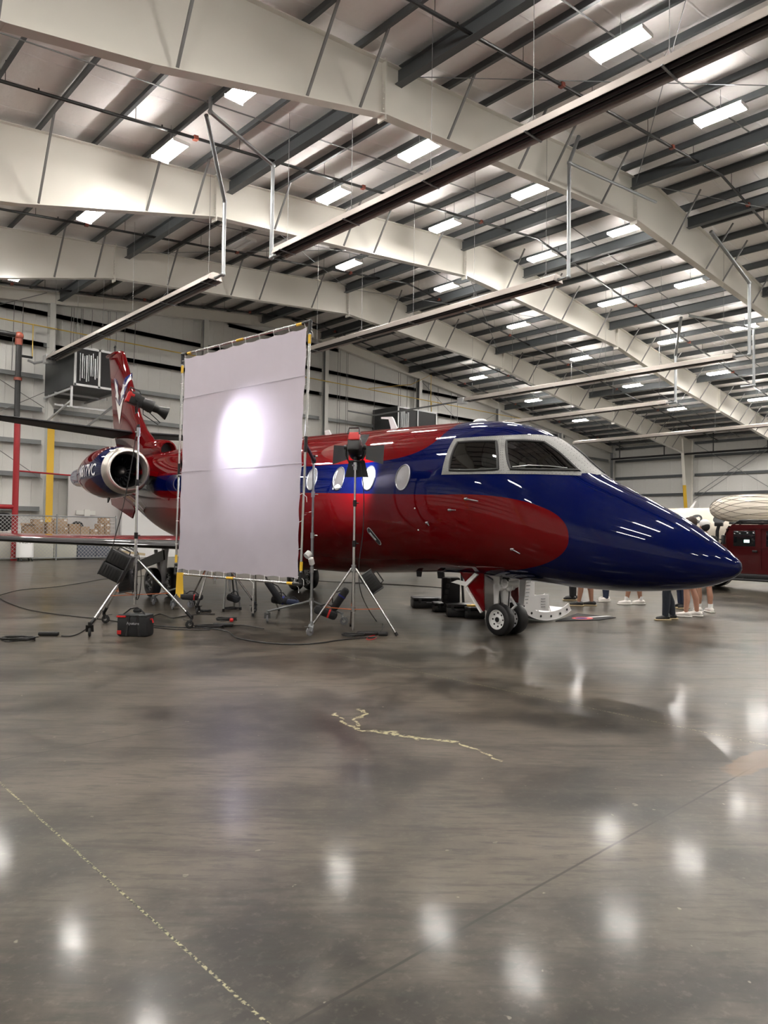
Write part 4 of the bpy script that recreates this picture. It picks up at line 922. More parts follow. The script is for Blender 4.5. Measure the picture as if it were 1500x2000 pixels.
for x in (x0 + .01, x1 - .01):
    loc(MB().grid([strip(x, .0, 0), strip(x, .13, 0)]).grid([strip(x + .015, .0, 0), strip(x + .015, .13, 0)]).grid([strip(x, .13, 0), strip(x + .015, .13, 0)]).grid([strip(x - .02, 0, 0), strip(x + .03, 0, 0)]), 'side_flange', 'white', door, fix=False)
    hb = MB(); n = len(sp)
    for i in range(8, n - 2, 4):
        y, z = sp[i]; a = Vector(sp[i - 1]); c = Vector(sp[i + 1]); d = (c - a).normalized(); q = Vector((x + .016, y - d.y * .06, z + d.x * .06)); hb.cyl(q, q + Vector((.008, 0, 0)), .020, n=12)
    loc(hb, 'flange_holes', 'darkin', door)
PN = [(.97, .80), (1.365, .80), (1.365, .44), (1.73, .44), (1.73, .17), (1.24, .22), (.99, .36)]
st = MB()
for x in (x1 - .04, x0 + .01): st.prism([(x, y, z) for y, z in PN], (.03, 0, 0))
st.rbox(((x0 + x1) / 2, 1.17, .62), (x1 - x0 - .1, .36, .03), .006).rbox(((x0 + x1) / 2, 1.53, .40), (x1 - x0 - .1, .36, .03), .006).rbox(((x0 + x1) / 2, 1.36, .5), (x1 - x0 - .1, .03, .22), .006)
loc(st, 'stair_steps', 'white', door, smooth=False)
lv = MB()
for k in range(7): lv.rbox((x1 - .006, 1.13 + .012 * k, .33 + k * .055), (.014, .12, .014), .004)
for k in range(4): lv.rbox((x1 - .006, 1.58, .25 + k * .042), (.014, .10, .012), .004)
loc(lv, 'louvres', 'galv', door, smooth=False)
loc(MB().cyl((x1 - .02, 1.0, .85), (x1 - .02, 1.5, .15), .006), 'door_cable', 'steel', door)
loc(MB().cyl((x1 - .1, 1.9, .12), (x1 - .1, 1.72, .44), .014).cyl((x0 + .1, 2.0, .14), (x0 + .1, 1.8, .75), .014), 'hand_rail', 'chrome', door)
# ================================================================ studio gear
def caster(e, c, r=.06, m='galv', yaw=0, wm_='rubber'):
    c = Vector(c); d = Vector((math.cos(yaw), math.sin(yaw), 0)); s = Vector((-d.y, d.x, 0)); ax = c + Vector((0, 0, r))
    b = MB(); top = ax + d * r * .5 + Vector((0, 0, r * 1.5))
    for k in (-1, 1): b.bar(ax + s * k * .025, top + s * k * .022, .006, .05, up=s)
    b.cyl(top - Vector((0, 0, .01)), top + Vector((0, 0, .04)), .022, n=10).bar(ax - d * .0 + Vector((0, 0, r * .9)), ax - d * r * 1.5 + Vector((0, 0, r * 1.2)), .03, .006)
    o = b.build('caster', m, e); MB().lathe([(-.016, r * .35), (-.016, r * .8), (-.010, r), (.010, r), (.016, r * .8), (.016, r * .35)], ax, s, 24).build('caster_wheel', wm_, o); MB().cyl(ax - s * .018, ax + s * .018, r * .4, n=14).build('caster_hub', 'chrome', o)
    return top
def stand(name, c, feet, apex_z, spread_z, top_z, label, group, casters=True, leg_m='chrome', orange=True, low=.35, r=.0175, sections=2, caster_r=.06):
    cx, cy = c; e = empty(name, (cx, cy, 0), label=label, cat='light stand', group=group)
    b = MB(); b.cyl((cx, cy, low), (cx, cy, apex_z + .35), r * 1.25, n=14); b.build('lower_pole', leg_m, e)
    zs = [apex_z + .35 + (top_z - apex_z - .35) * k / sections for k in range(sections + 1)]
    for k in range(sections):
        MB().cyl((cx, cy, zs[k]), (cx, cy, zs[k + 1]), r * (1.02 - .15 * k), n=14).build('riser_pole', leg_m, e)
        q = MB().cyl((cx, cy, zs[k] - .05), (cx, cy, zs[k] + .04), r * 1.55, n=14).cyl((cx, cy, zs[k]), (cx + .05, cy - .03, zs[k] + .0), .008, n=8).bar((cx + .045, cy - .027, zs[k] - .025), (cx + .045, cy - .027, zs[k] + .025), .012, .012); q.build('collar', 'blackm', e)
    q = MB().cyl((cx, cy, top_z - .10), (cx, cy, top_z + .03), r * 1.5, n=14).cyl((cx - .05, cy, top_z - .04), (cx + .03, cy, top_z - .04), .012, n=8); q.build('head_socket', 'steel', e)
    MB().cyl((cx, cy, apex_z - .04), (cx, cy, apex_z + .05), r * 2.1, n=14).build('leg_collar', 'steel', e)
    for fx, fy in feet:
        f = Vector((fx, fy, 0)); d = Vector((fx - cx, fy - cy, 0)).normalized()
        if casters: tp = caster(e, f, caster_r, 'blackm', math.atan2(d.y, d.x) + .6)
        else: tp = f + Vector((0, 0, .01))
        a = Vector((cx, cy, apex_z)) + d * r * 1.8
        MB().cyl(a, tp, .0165, n=12).build('leg', leg_m, e)
        MB().cyl(tp, tp + (a - tp).normalized() * (.12 if casters else .05), .022, n=12).build('leg_sleeve', 'blackm', e)
        if orange:
            t = (spread_z - tp.z) / (a.z - tp.z); m_ = tp.lerp(a, t); MB().bar((cx, cy, spread_z - .03), m_, .035, .008).build('spreader', 'orange', e, smooth=False)
    if orange: MB().cyl((cx, cy, spread_z - .06), (cx, cy, spread_z + .01), r * 1.9, n=12).build('spreader_hub', 'steel', e)
    return e
SG = 'light stands around the diffusion screen'
sA = stand('light_stand', (4.46, 10.0), [(3.657, 9.542), (4.345, 10.734), (5.026, 9.433)], .97, .50, 2.84, 'tall chrome rolling light stand on three casters, left of the diffusion screen', SG, low=.33)
sB = stand('light_stand', (6.58, 7.67), [(6.858, 7.068), (6.070, 8.045), (7.001, 8.212)], .90, .36, 2.38, 'tall chrome tripod stand with rubber feet holding the barn-door light, right of the screen', SG, casters=False, low=.04)
sC = stand('light_stand', (6.25, 10.9), [(5.977, 10.931), (6.85, 10.6), (6.526, 12.150)], 1.05, .62, 1.9, 'rolling stand with orange spreaders behind the lower middle of the screen', SG, low=.5)
sD = stand('light_stand', (6.55, 10.15), [(6.506, 10.093), (7.364, 10.591), (7.463, 11.479)], 1.1, .55, 1.9, 'steel tripod stand with close-set legs behind the screen, right of the orange-braced one', SG, casters=False, orange=False)
sE = stand('light_stand', (6.6, 11.0), [(6.869, 11.052), (6.462, 10.952), (7.545, 12.369)], 1.0, .5, 1.8, 'dark-legged stand farthest behind the screen, near its middle', SG, casters=False, orange=False, leg_m='steel')

# studio light A with fresnel snout
def yoke(e, c, d, w_, h):
    s = Vector((-d.y, d.x, 0)).normalized(); c = Vector(c); z = Vector((0, 0, 1))
    MB().path([c + s * w_ - z * 0, c + s * w_ - z * h * .6, c + s * w_ * .7 - z * h, c - s * w_ * .7 - z * h, c - s * w_ - z * h * .6, c - s * w_], .014, 8).build('yoke', 'blackm', e)
    b = MB()
    for k in (-1, 1): b.cyl(c + s * w_ * k * .9, c + s * w_ * k * 1.2, .035, n=12)
    b.build('yoke_knob', 'black', e)
SPOT = Vector((5.980, 9.537, 2.778))
hA = Vector((4.50, 9.96, 3.32)); dA = (SPOT - hA).normalized()
e = empty('studio_light', (4.46, 10.0, 2.86), label='black and red studio spotlight with a flared snout on the left rolling stand', cat='studio light')
def obox(c, d, size, b=.02):
    """rounded box with its length along d"""
    d = d.normalized(); yaw = math.atan2(d.y, d.x); pit = -math.asin(d.z); return MB().rbox(c, size, b, rz=yaw, ry=pit)
hd_ = obox(hA - dA * .12, dA, (.26, .17, .20), .02).build('lamp_body', 'black', e)
obox(hA - dA * .25, dA, (.07, .172, .19), .01).build('rear_panel', 'red', hd_); 
sA_ = Vector((-dA.y, dA.x, 0)).normalized()
obox(hA - dA * .289 + Vector((0, 0, -.02)), dA, (.008, .12, .07), .003).build('display', 'screen', hd_)
obox(hA - dA * .12 + Vector((0, 0, .105)), dA, (.16, .15, .04), .01).build('top_cover', 'hvac', hd_)
MB().path([hA - dA * .24 + Vector((0, 0, .10)), hA - dA * .22 + Vector((0, 0, .19)), hA - dA * .05 + Vector((0, 0, .19)), hA - dA * .02 + Vector((0, 0, .11))], .012, 8).build('handle', 'black', e)
MB().lathe([(0, .095), (.14, .12), (.20, .115), (.205, .075), (.30, .07)], hA - dA * .0, dA, 28).build('fresnel_housing', 'black', e)
MB().lathe([(.28, .065), (.34, .08), (.46, .125), (.47, .125), (.46, .118), (.36, .075)], hA, dA, 32).build('snout', 'black', e)
MB().cyl(hA + dA * .31, hA + dA * .32, .07, n=24).build('lens', 'lens', e)
MB().path([hA + dA * .02 - Vector((0, 0, .1)), hA + dA * .02 - Vector((0, 0, .2)), hA + dA * .30 - Vector((0, 0, .27)), hA + dA * .34 - Vector((0, 0, .22)), hA + dA * .12 - Vector((0, 0, .11))], .009, 6).build('guard_wire', 'blackm', e)
yoke(e, hA - dA * .1, dA, .12, .22)
MB().cyl((4.46, 10, 2.80), (4.46, 10, 2.93), .022, n=12).build('stand_spigot', 'blackm', e)
obox(hA - dA * .2 - sA_ * .09 + Vector((0, 0, .05)), dA, (.10, .006, .05), .002).build('side_badge', 'red', hd_)

e.scale = (.8, .8, .8)
# studio light B with barn doors, pointed at the jet
hB = Vector((6.58, 7.67, 2.59)); dB = Vector((.74, .60, -.30)).normalized(); sBv = Vector((-dB.y, dB.x, 0)).normalized(); uB = dB.cross(sBv) * 1.0
if uB.z < 0: uB = -uB
e = empty('studio_light', (6.58, 7.67, 2.42), label='black studio light with open barn doors and a red back, on the right-hand tripod', cat='studio light')
bb = obox(hB - dB * .05, dB, (.26, .18, .22), .03).build('lamp_body', 'black', e)
obox(hB - dB * .12 + Vector((0, 0, .10)), dB, (.10, .16, .12), .02).build('rear_panel', 'red', bb)
MB().path([hB - dB * .2 + uB * .12 + sBv * .08, hB - dB * .2 + uB * .21 + sBv * .07, hB - dB * .2 + uB * .21 - sBv * .07, hB - dB * .2 + uB * .12 - sBv * .08], .013, 8).build('handle', 'black', e)
MB().lathe([(.05, .10), (.12, .125), (.16, .125), (.16, .10)], hB, dB, 28).build('mount_ring', 'blackm', e)
MB().cyl(hB + dB * .13, hB + dB * .135, .10, n=28).build('lens', 'lens', e)
o_ = hB + dB * .16
for (a, up_, L, w1, w2, nm) in ((sBv, uB, .26, .10, .15, 0), (-sBv, uB, .26, .10, .15, 0), (uB, sBv, .20, .10, .15, 0), (-uB, sBv, .24, .11, .17, 0)):
    out = (a * .93 + dB * .30).normalized(); p0 = o_ + a * .12
    MB().prism([p0 + up_ * w1, p0 - up_ * w1, p0 + out * L - up_ * w2, p0 + out * L + up_ * w2], dB * .004).build('barn_door', 'blackm', e, smooth=False)
yoke(e, hB - dB * .02, dB, .13, .2); MB().cyl((6.58, 7.67, 2.36), (6.58, 7.67, 2.46), .022, n=12).build('stand_spigot', 'blackm', e)

# the light sources of those two heads plus a second beam added to the spotlight for a brighter core
def spot(name, loc_, target, watt, size, blend, rad, col=(1, 1, 1)):
    l = bpy.data.lights.new(name, 'SPOT'); l.energy = watt; l.spot_size = R(size); l.spot_blend = blend; l.shadow_soft_size = rad; l.color = col
    o = bpy.data.objects.new(name, l); C.objects.link(o); o.location = loc_; o.rotation_euler = (Vector(target) - Vector(loc_)).to_track_quat('-Z', 'Y').to_euler(); return o
spot('spotlight_lamp', hA + dA * .50, SPOT, SPOT_A, 100, 1.0, .05, (.88, .86, 1.0))
spot('added_core_beam', hA + dA * .50, SPOT, SPOT_A * 3.2, 48, 1.0, .04, (.88, .86, 1.0))
spot('barn_door_lamp', hB + dB * .17, Vector((7.050, 8.527, 2.261)), SPOT_B, 100, 1, .08, (.93, .95, 1.0))

# diffusion screen: frame of poles and laced cloth
FC = [Vector(p) for p in ((5.865, 11.445, 4.422), (5.990, 7.984, 4.315), (5.934, 8.034, 0.684), (5.834, 11.477, 0.657))]
e = empty('diffusion_screen', (5.95, 9.75, .7), label='large white butterfly diffusion screen laced to a square pole frame, glowing from a spotlight', cat='diffusion screen')
def between(a, b_, t): return a + (b_ - a) * t
pole = []
for i, (a, b_, nm) in enumerate(((0, 1, 'top_rail'), (1, 2, 'side_rail'), (2, 3, 'bottom_rail'), (3, 0, 'side_rail'))):
    A, B_ = FC[a], FC[b_]; o = MB().cyl(A, B_, .019, n=12).build(nm, 'chrome', e)
    for t0, t1 in ((.05, .085), (.915, .95)): MB().cyl(between(A, B_, t0), between(A, B_, t1), .0215, n=12).build('yellow_band', 'yellow', o)
    if nm != 'side_rail': MB().cyl(between(A, B_, .48), between(A, B_, .535), .0215, n=12).build('yellow_band', 'yellow', o)
    else: MB().cyl(between(A, B_, .44), between(A, B_, .50), .025, n=12).build('joint_sleeve', 'black', o)
for i in range(4):
    A = FC[i]; B_ = FC[(i + 1) % 4]; Cc = FC[(i + 3) % 4]
    MB().cyl(A, between(A, B_, .045), .028, n=12).cyl(A, between(A, Cc, .045), .028, n=12).ball(A, .032).build('corner_elbow', 'black', e)
mrg = .018; rows = []; NN = 40
nrm = (FC[1] - FC[0]).cross(FC[3] - FC[0]).normalized()
for i in range(NN + 1):
    r = []
    for j in range(NN + 1):
        u, v = i / NN, j / NN
        # scalloped edges where the ties pull
        uu = mrg + (1 - 2 * mrg) * u; vv = mrg + (1 - 2 * mrg) * v
        eu = .006 * abs(math.sin(v * PI * 9)); ev = .006 * abs(math.sin(u * PI * 9))
        uu += eu * (1 - 2 * u); vv += ev * (1 - 2 * v)
        p = FC[0] * (1 - uu) * (1 - vv) + FC[1] * uu * (1 - vv) + FC[2] * uu * vv + FC[3] * (1 - uu) * vv
        p = p + nrm * (.010 * math.sin(u * 9 + v * 3) + .006 * math.sin(v * 17 + u * 5) + .02 * math.exp(-((v - .97) / .03) ** 2) * math.sin(u * 40)); r.append(p)
    rows.append(r)
cl = MB().grid(rows).build('diffusion_cloth', 'sheet', e, fix=False, ang=80)
def sheet_pt(u, v): return FC[0] * (1 - u) * (1 - v) + FC[1] * u * (1 - v) + FC[2] * u * v + FC[3] * (1 - u) * v
seam = mat('cloth_seam', (.50, .47, .52), .8)
for v0 in (.205, .54):
    MB().path([sheet_pt(mrg + (1 - 2 * mrg) * k / 24, v0) - nrm * .012 for k in range(25)], .004, 5).build('cloth_seam', seam, cl)
    MB().path([sheet_pt(mrg + (1 - 2 * mrg) * k / 24, v0) + nrm * .012 for k in range(25)], .004, 5).build('cloth_seam', seam, cl)
b = MB()
for k in range(10):
    t = .03 + .94 * k / 9
    for (u, v), (u2, v2) in (((t, .0), (t + .006, .025)), ((t, 1.0), (t - .004, .975)), ((0, t), (.02, t)), ((1, t), (.98, t + .004))):
        a, c = sheet_pt(u, v), sheet_pt(u2, v2); b.path([a + nrm * .02, a - nrm * .022, c - nrm * .01], .004, 5)
        if k in (0, 6, 9) and (u in (1,) or v == 1.0): b.path([a - nrm * .02, a + Vector((.01, -.05, -.05)), a + Vector((.0, -.07, -.12))], .003, 5)
b.build('lacing_cord', 'whitecloth', e)

# roller stands that carry the frame
def roller(c, feet, top_z, arm_to, label):
    cx, cy = c; e = empty('roller_stand', (cx, cy, 0), label=label, cat='roller stand', group='low roller stands carrying the screen frame')
    MB().cyl((cx, cy, .30), (cx, cy, 1.35), .022, n=14).build('lower_pole', 'galv', e); MB().cyl((cx, cy, 1.35), (cx, cy, top_z), .017, n=14).build('riser_pole', 'galv', e)
    for z in (.85, 1.35, 1.95): MB().cyl((cx, cy, z - .04), (cx, cy, z + .04), .028, n=12).cyl((cx, cy, z), (cx + .06, cy - .04, z), .008, n=8).build('collar', 'steel', e)
    MB().cyl((cx, cy, .34), (cx, cy, .44), .034, n=12).build('leg_hub', 'steel', e)
    for fx, fy in feet:
        d = Vector((fx - cx, fy - cy, 0)); L = d.length; d.normalize(); tp = caster(e, (fx, fy, 0), .062, 'galv', math.atan2(d.y, d.x) + 2.4, 'greycloth')
        MB().cyl((cx, cy, .40), tp + Vector((0, 0, .02)), .016, n=12).build('leg', 'galv', e)
    MB().cyl((cx, cy, top_z - .12), (cx, cy, top_z), .026, n=12).cyl(Vector((cx, cy, top_z - .07)), Vector(arm_to), .024, n=12).ball((cx, cy, top_z - .07), .05, sc=(.6, 1, 1)).build('grip_head', 'blackm', e)
    MB().cyl((cx - .05, cy + .03, top_z - .01), (cx + .05, cy - .03, top_z - .01), .01, n=8).build('tee_handle', 'steel', e)
    return e
roller((6.42, 8.42), [(6.287, 9.350), (5.951, 7.829), (7.034, 8.407)], 2.52, tuple(between(FC[1], FC[2], .47)), 'low roller stand with grey casters holding the right edge of the screen')
e = roller((6.08, 11.75), [(6.040, 12.722), (5.999, 11.887), (6.370, 11.934)], 2.5, tuple(between(FC[0], FC[3], .47)), 'roller stand holding the left edge of the screen, in front of the landing gear')
tag(MB().path([(6.24, 8.32, 1.05), (6.30, 8.32, 1.10)], .05, 18).path([(6.32, 8.32, 1.02), (6.36, 8.34, .94)], .04, 14).build('clamp_lamp', 'whitep', base=(6.3, 8.32, .95)), 'small white-rimmed clamp fitting on the right roller stand pole', 'clamp')
o = empty('strap_bundle', (5.789, 11.314, 0.667), label='bundle of yellow webbing straps hanging under the left corner of the screen', cat='strap')
for k in range(5):
    a = Vector((5.788, 11.314, 0.685)) + Vector((.008 * k, -.022 * k, 0)); MB().bar(a, a + Vector((.01 * (k - 2), -.01, -.36 - .03 * (k % 3))), .028, .008, up=(.7, .7, 0)).build('strap', 'yellow', o, smooth=False)

# sand bags, ballasts, flags
def sandbag(c, yaw, tilt, L, w_, label, band=None, m='blackcloth', name='sandbag', cat='sandbag', roll=0):
    c = Vector(c); e = empty(name, c, label=label, cat=cat, group=None)
    MB().rbox(c, (L, w_, w_ * .6), w_ * .22, rz=yaw, ry=tilt, rx=roll).build('bag', m, e)
    d = Matrix.Rotation(yaw, 4, 'Z') @ Matrix.Rotation(tilt, 4, 'Y')
    if band: MB().rbox(c + (d @ Vector((L * .15, 0, 0))), (.05, w_ * 1.04, w_ * .64), w_ * .2, rz=yaw, ry=tilt, rx=roll).build('band', band, e)
    MB().path([c + (d @ Vector((-L * .3, 0, w_ * .3))), c + (d @ Vector((-L * .1, 0, w_ * .6))), c + (d @ Vector((L * .1, 0, w_ * .6))), c + (d @ Vector((L * .3, 0, w_ * .3)))], .009, 6).build('handle', 'blackcloth', e)
    return e
VR = math.atan2(-.68, .73)   # image-right direction on the floor
sandbag((5.977, 11.153, 0.273), VR, .05, .36, .16, 'black sandbag with a red band below the left part of the screen', 'red')
sandbag((6.592, 7.977, 0.450), VR, -1.0, .36, .18, 'black and blue weight bag leaning on the left leg of the barn-door light stand', 'bluecloth')
sandbag((6.385, 8.040, 0.269), VR, .35, .34, .19, 'black sandbag with a red band at the foot of the right roller stand', 'red')
sandbag((6.650, 9.701, 0.429), VR, .95, .45, .16, 'black flag hanging on a stand leg behind the screen')
sandbag((6.842, 9.801, 0.279), VR, .1, .30, .2, 'black and blue bag on the floor stands behind the screen, right one', 'bluecloth')
sandbag((6.871, 9.501, 0.268), VR, .1, .2, .14, 'small dark blue bag near the right bottom corner of the screen', None, 'navy')
sandbag((6.597, 10.850, 0.246), VR, .3, .22, .2, 'black triangular weight on a stand foot under the middle of the screen')
def ballast(c, yaw, tilt, label):
    c = Vector(c); e = empty('power_ballast', c, label=label, cat='power supply'); rot = dict(rz=yaw, ry=tilt)
    d = Matrix.Rotation(yaw, 4, 'Z') @ Matrix.Rotation(tilt, 4, 'Y')
    MB().rbox(c, (.30, .15, .20), .018, **rot).build('case', 'black', e)
    b = MB()
    for x in (-.15, .15): b.rbox(c + (d @ Vector((x, 0, 0))), (.02, .16, .21), .008, **rot)
    b.build('end_bumper', 'hvac', e); b = MB()
    for k in range(6): b.box(c + (d @ Vector((-.1 + .04 * k, -.078, 0))), (.012, .006, .14), **rot)
    b.build('cooling_fins', 'blackm', e, smooth=False)
    MB().path([c + (d @ Vector((-.09, 0, .10))), c + (d @ Vector((-.08, 0, .15))), c + (d @ Vector((.08, 0, .15))), c + (d @ Vector((.09, 0, .10)))], .010, 8).build('handle', 'rubber', e)
    return e
ballast((4.158, 9.813, 0.991), VR, .45, 'upper black power ballast strapped to the left rolling stand')
ballast((4.085, 9.887, 0.812), VR, .45, 'lower black power ballast strapped to the left rolling stand')
ballast((6.776, 7.522, 0.711), VR, .95, 'black power ballast hung on the right leg of the barn-door light stand')
ballast((4.372, 10.105, 0.661), VR, 1.4, 'dark control box hanging inside the legs of the left rolling stand')

# battery bag
BC = Vector((4.081, 9.156, 0.000)) + Vector((.07, .1, 0)); yw = VR - .12
e = empty('battery_bag', BC, label='black soft battery case with a red corner on the floor before the left stand', cat='battery case')
d = Matrix.Rotation(yw, 4, 'Z')
MB().rbox(BC + Vector((0, 0, .135)), (.42, .24, .27), .035, rz=yw).build('case', 'blackcloth', e)
MB().rbox(BC + Vector((0, 0, .275)), (.40, .22, .03), .012, rz=yw).build('lid', 'hvac', e)
MB().rbox(BC + (d @ Vector((-.15, -.105, .26))), (.13, .03, .025), .008, rz=yw).build('red_trim', 'red', e)
MB().rbox(BC + (d @ Vector((-.17, -.121, .055))), (.055, .006, .05), .002, rz=yw).build('red_patch', 'red', e)
for x in (-.07, .11): MB().bar(BC + (d @ Vector((x, -.124, .01))), BC + (d @ Vector((x + (.03 if x < 0 else -.03), -.124, .28))), .03, .006, up=d @ Vector((0, 1, 0))).build('strap', 'black', e, smooth=False)
MB().path([BC + (d @ Vector(p)) for p in ((-.15, -.1, .27), (-.05, -.05, .36), (.03, -.02, .37), (.08, 0, .33), (.15, -.06, .30), (.17, -.1, .26))], .010, 8).build('carry_handle', 'blackcloth', e)
MB().rbox(BC + (d @ Vector((.02, 0, .33))), (.10, .08, .05), .02, rz=yw).build('handle_pad', 'blackcloth', e)
put_text('Aputure', .052, BC + (d @ Vector((.02, -.1265, .175))), d @ Vector((1, 0, 0)), (0, 0, 1), 'lettering', 'textgrey', e)
MB().path([BC + (d @ Vector(p)) for p in ((.20, -.02, .22), (.24, -.03, .23), (.25, -.02, .18))], .011, 8).build('red_plug', 'red', e)

# cables on the floor and along the stands
def cable(P, label, r=.0075, name='power_cable', m='cable', group=None):
    P = [Vector((*p, r) if len(p) == 2 else p) for p in P]
    return tag(MB().path(smooth_path(P, 6), r, 6).build(name, m, base=P[0]), label, 'cable', group)
cable([(3.892, 15.433), (4.392, 16.294), (5.097, 17.363), (5.988, 17.830), (6.973, 18.786), (8.072, 19.945), (9.748, 20.814), (11.077, 21.899)], 'long black cable curving across the floor toward the wing, farther of the two at left')
cable([(4.325, 16.778), (4.207, 15.600), (4.085, 14.688), (3.999, 13.234), (4.136, 12.284), (4.327, 11.622), (4.421, 11.303), (4.547, 10.734)], 'black cable running from the left edge to the battery bag')
cable([(3.377, 9.759), (3.478, 9.680), (3.691, 9.936), (4.060, 10.583), (4.489, 11.417), (5.034, 12.585)], 'black cable rising from the adapter to the left stand')
cable([(2.587, 9.980), (2.708, 9.995), (2.819, 9.964), (2.981, 9.895), (3.124, 9.840)], 'short black cable at the bottom left feeding the coil', group=None)
def coil(c, a, b_, turns, label, yaw=0, r=.008, m='cable', name='cable_coil'):
    c = Vector((*c, 0)) if len(c) == 2 else Vector(c); P = []
    for k in range(turns * 16 + 1):
        t = k / 16 * 2 * PI; s_ = 1 - .35 * ((k * .37) % 1) * .5; q = Vector((a * s_ * math.cos(t), b_ * s_ * math.sin(t), r + .007 * (k / 16) + .004 * math.sin(k)))
        P.append(c + Matrix.Rotation(yaw, 4, 'Z') @ q)
    return tag(MB().path(smooth_path(P, 3), r, 6).build(name, m, base=c), label, 'cable')
coil((2.842, 9.729), .21, .15, 5, 'flat coil of black cable at the bottom left corner of the gear', VR)
coil((6.237, 11.213), .13, .10, 3, 'small cable coil beside the caster of the stand behind the screen', VR)
coil((5.296, 9.365), .22, .10, 4, 'loose coil of black cable between the battery bag and the screen', VR)
coil((5.922, 9.940), .16, .12, 5, 'tangled cables with red plugs under the screen, left part', VR)
coil((6.826, 11.289), .14, .08, 4, 'coil of cable lying under the middle of the screen', VR)
coil((6.416, 7.470), .17, .11, 3, 'cable coil at the foot of the barn-door light stand', VR)
def adapter(px, L, yaw, label, m='black'):
    c = Vector((px[0], px[1], .03)); tag(MB().rbox(c, (L, .07, .055), .02, rz=yaw).build('cable_adapter', m, base=c), label, 'adapter')
adapter((3.265, 9.903), .26, VR + .1, 'long black cable adapter left of the rolling stand')
adapter((5.515, 9.339), .30, VR + .1, 'black in-line adapter lying in front of the screen')
adapter((6.602, 7.387), .30, VR + .1, 'black in-line adapter at the foot of the barn-door light stand')
adapter((6.736, 7.222), .14, VR, 'short black connector beside the right foot of the tripod')
adapter((5.887, 9.729), .06, VR + .3, 'red cable plug among the cables under the screen', 'red')
cable([(6.537, 7.138), (6.366, 7.041), (6.343, 7.116), (6.529, 7.263), (6.746, 7.337), (6.939, 7.441)], 'thin red cable tail at the foot of the tripod', .005, m='red')
cable([(4.729, 10.077), (4.905, 9.662), (5.109, 9.438), (5.255, 9.191), (5.271, 8.786), (5.123, 8.409), (5.053, 8.118), (5.122, 7.632), (5.351, 7.297), (5.650, 7.219), (5.962, 7.244), (6.344, 7.229), (6.537, 7.138)], 'long black cable looping along the floor in front of the screen', .009)
cable([(4.632, 9.870), (4.807, 9.466), (5.006, 9.248), (5.174, 9.119)], 'second black cable lying beside the long one, right of the battery bag')
cable([(5.228, 11.039), (5.476, 11.299), (5.440, 10.969), (5.393, 10.663), (5.661, 10.805), (5.941, 10.866), (6.199, 10.768)], 'black cable wandering from the bag to the stand behind the screen')
cable([(5.539, 9.321), (5.776, 9.285), (5.831, 8.958), (5.828, 8.754)], 'short cable end in front of the screen bottom')
cable([(12.557, 16.684), (12.592, 15.924), (13.274, 14.341), (13.545, 13.517), (13.665, 12.618), (13.695, 12.207)], 'thin cable stretched across the floor under the fuselage', .010, m='cable')
hBp = Vector((6.58, 7.67, 2.42)); dr = Vector((math.cos(VR), math.sin(VR), 0))
cable([tuple(hBp + dr * .06), tuple(hBp + dr * .12 + Vector((0, 0, -.4))), tuple(hBp + dr * .12 + Vector((0, 0, -1.0))), tuple(hBp + dr * .07 + Vector((0, 0, -1.5))), tuple(hBp + dr * .12 + Vector((0, 0, -1.9))), (7.719, 8.434), (7.547, 8.095), (7.058, 7.612), (6.691, 7.380)], 'black cable hanging down the barn-door light stand to the floor', .007)
a0 = Vector((4.46, 10, 2.9)); 
cable([tuple(a0 - dr * .02), tuple(a0 - dr * .08 + Vector((0, 0, -.5))), tuple(a0 - dr * .2 + Vector((0, 0, -1.2))), tuple(a0 - dr * .33 + Vector((0, 0, -1.75))), tuple(a0 - dr * .32 + Vector((0, 0, -2.0)))], 'black cable sagging from the left spotlight to its ballast', .007)
for k in range(3):
    cable([tuple(a0 + dr * (-.15 + .05 * k) + Vector((0, 0, -1.75))), tuple(a0 + dr * (.0 + .02 * k) + Vector((0, 0, -1.85))), tuple(a0 + dr * (-.05 + .06 * k) + Vector((0, -.04, -2.2))), tuple(a0 + dr * (.02 * k) + Vector((0, 0, -2.5))), tuple(a0 + dr * (-.06) + Vector((0, 0, -2.3)))], 'black cable wound round the left rolling stand pole, %s of the three' % ('leftmost', 'middle', 'rightmost')[k], .006, group='cables wound round the left rolling stand')

# ---------------------------------------------------------------- cases near the nose wheel
def case(c, size, yaw, label, m='black', latches=True, wheels=False, name='equipment_case'):
    c = Vector((*c, 0)) if len(c) == 2 else Vector(c); e = empty(name, c, label=label, cat='equipment case'); d = Matrix.Rotation(yaw, 4, 'Z'); h = size[2]
    MB().rbox(c + Vector((0, 0, h * .36)), (size[0], size[1], h * .7), .02, rz=yaw).build('body', m, e); MB().rbox(c + Vector((0, 0, h * .86)), (size[0], size[1], h * .27), .02, rz=yaw).build('lid', m, e)
    b = MB()
    for x in (-.3, .3): b.rbox(c + (d @ Vector((x * size[0], -size[1] / 2 - .01, h * .7))), (.05, .02, .08), .006, rz=yaw)
    b.build('latch', 'hvac', e); MB().path([c + (d @ Vector(p)) for p in ((-.08, -size[1] / 2, h * .55), (-.07, -size[1] / 2 - .035, h * .55), (.07, -size[1] / 2 - .035, h * .55), (.08, -size[1] / 2, h * .55))], .010, 6).build('handle', 'hvac', e)
    return e
case((9.973, 9.453), (.62, .42, .20), VR + .1, 'flat black hard case lying on the floor under the fuselage')
case((9.701, 8.788), (.42, .3, .17), VR + .1, 'smaller black case just in front of the flat one, left of the tall cart')
case((9.368, 8.157), (.42, .34, .22), VR, 'black case at the bottom of the gear behind the nose wheel')
case((9.410, 7.853), (.34, .3, .19), VR, 'black case with a yellow top beside the nose wheel door', 'black'); 
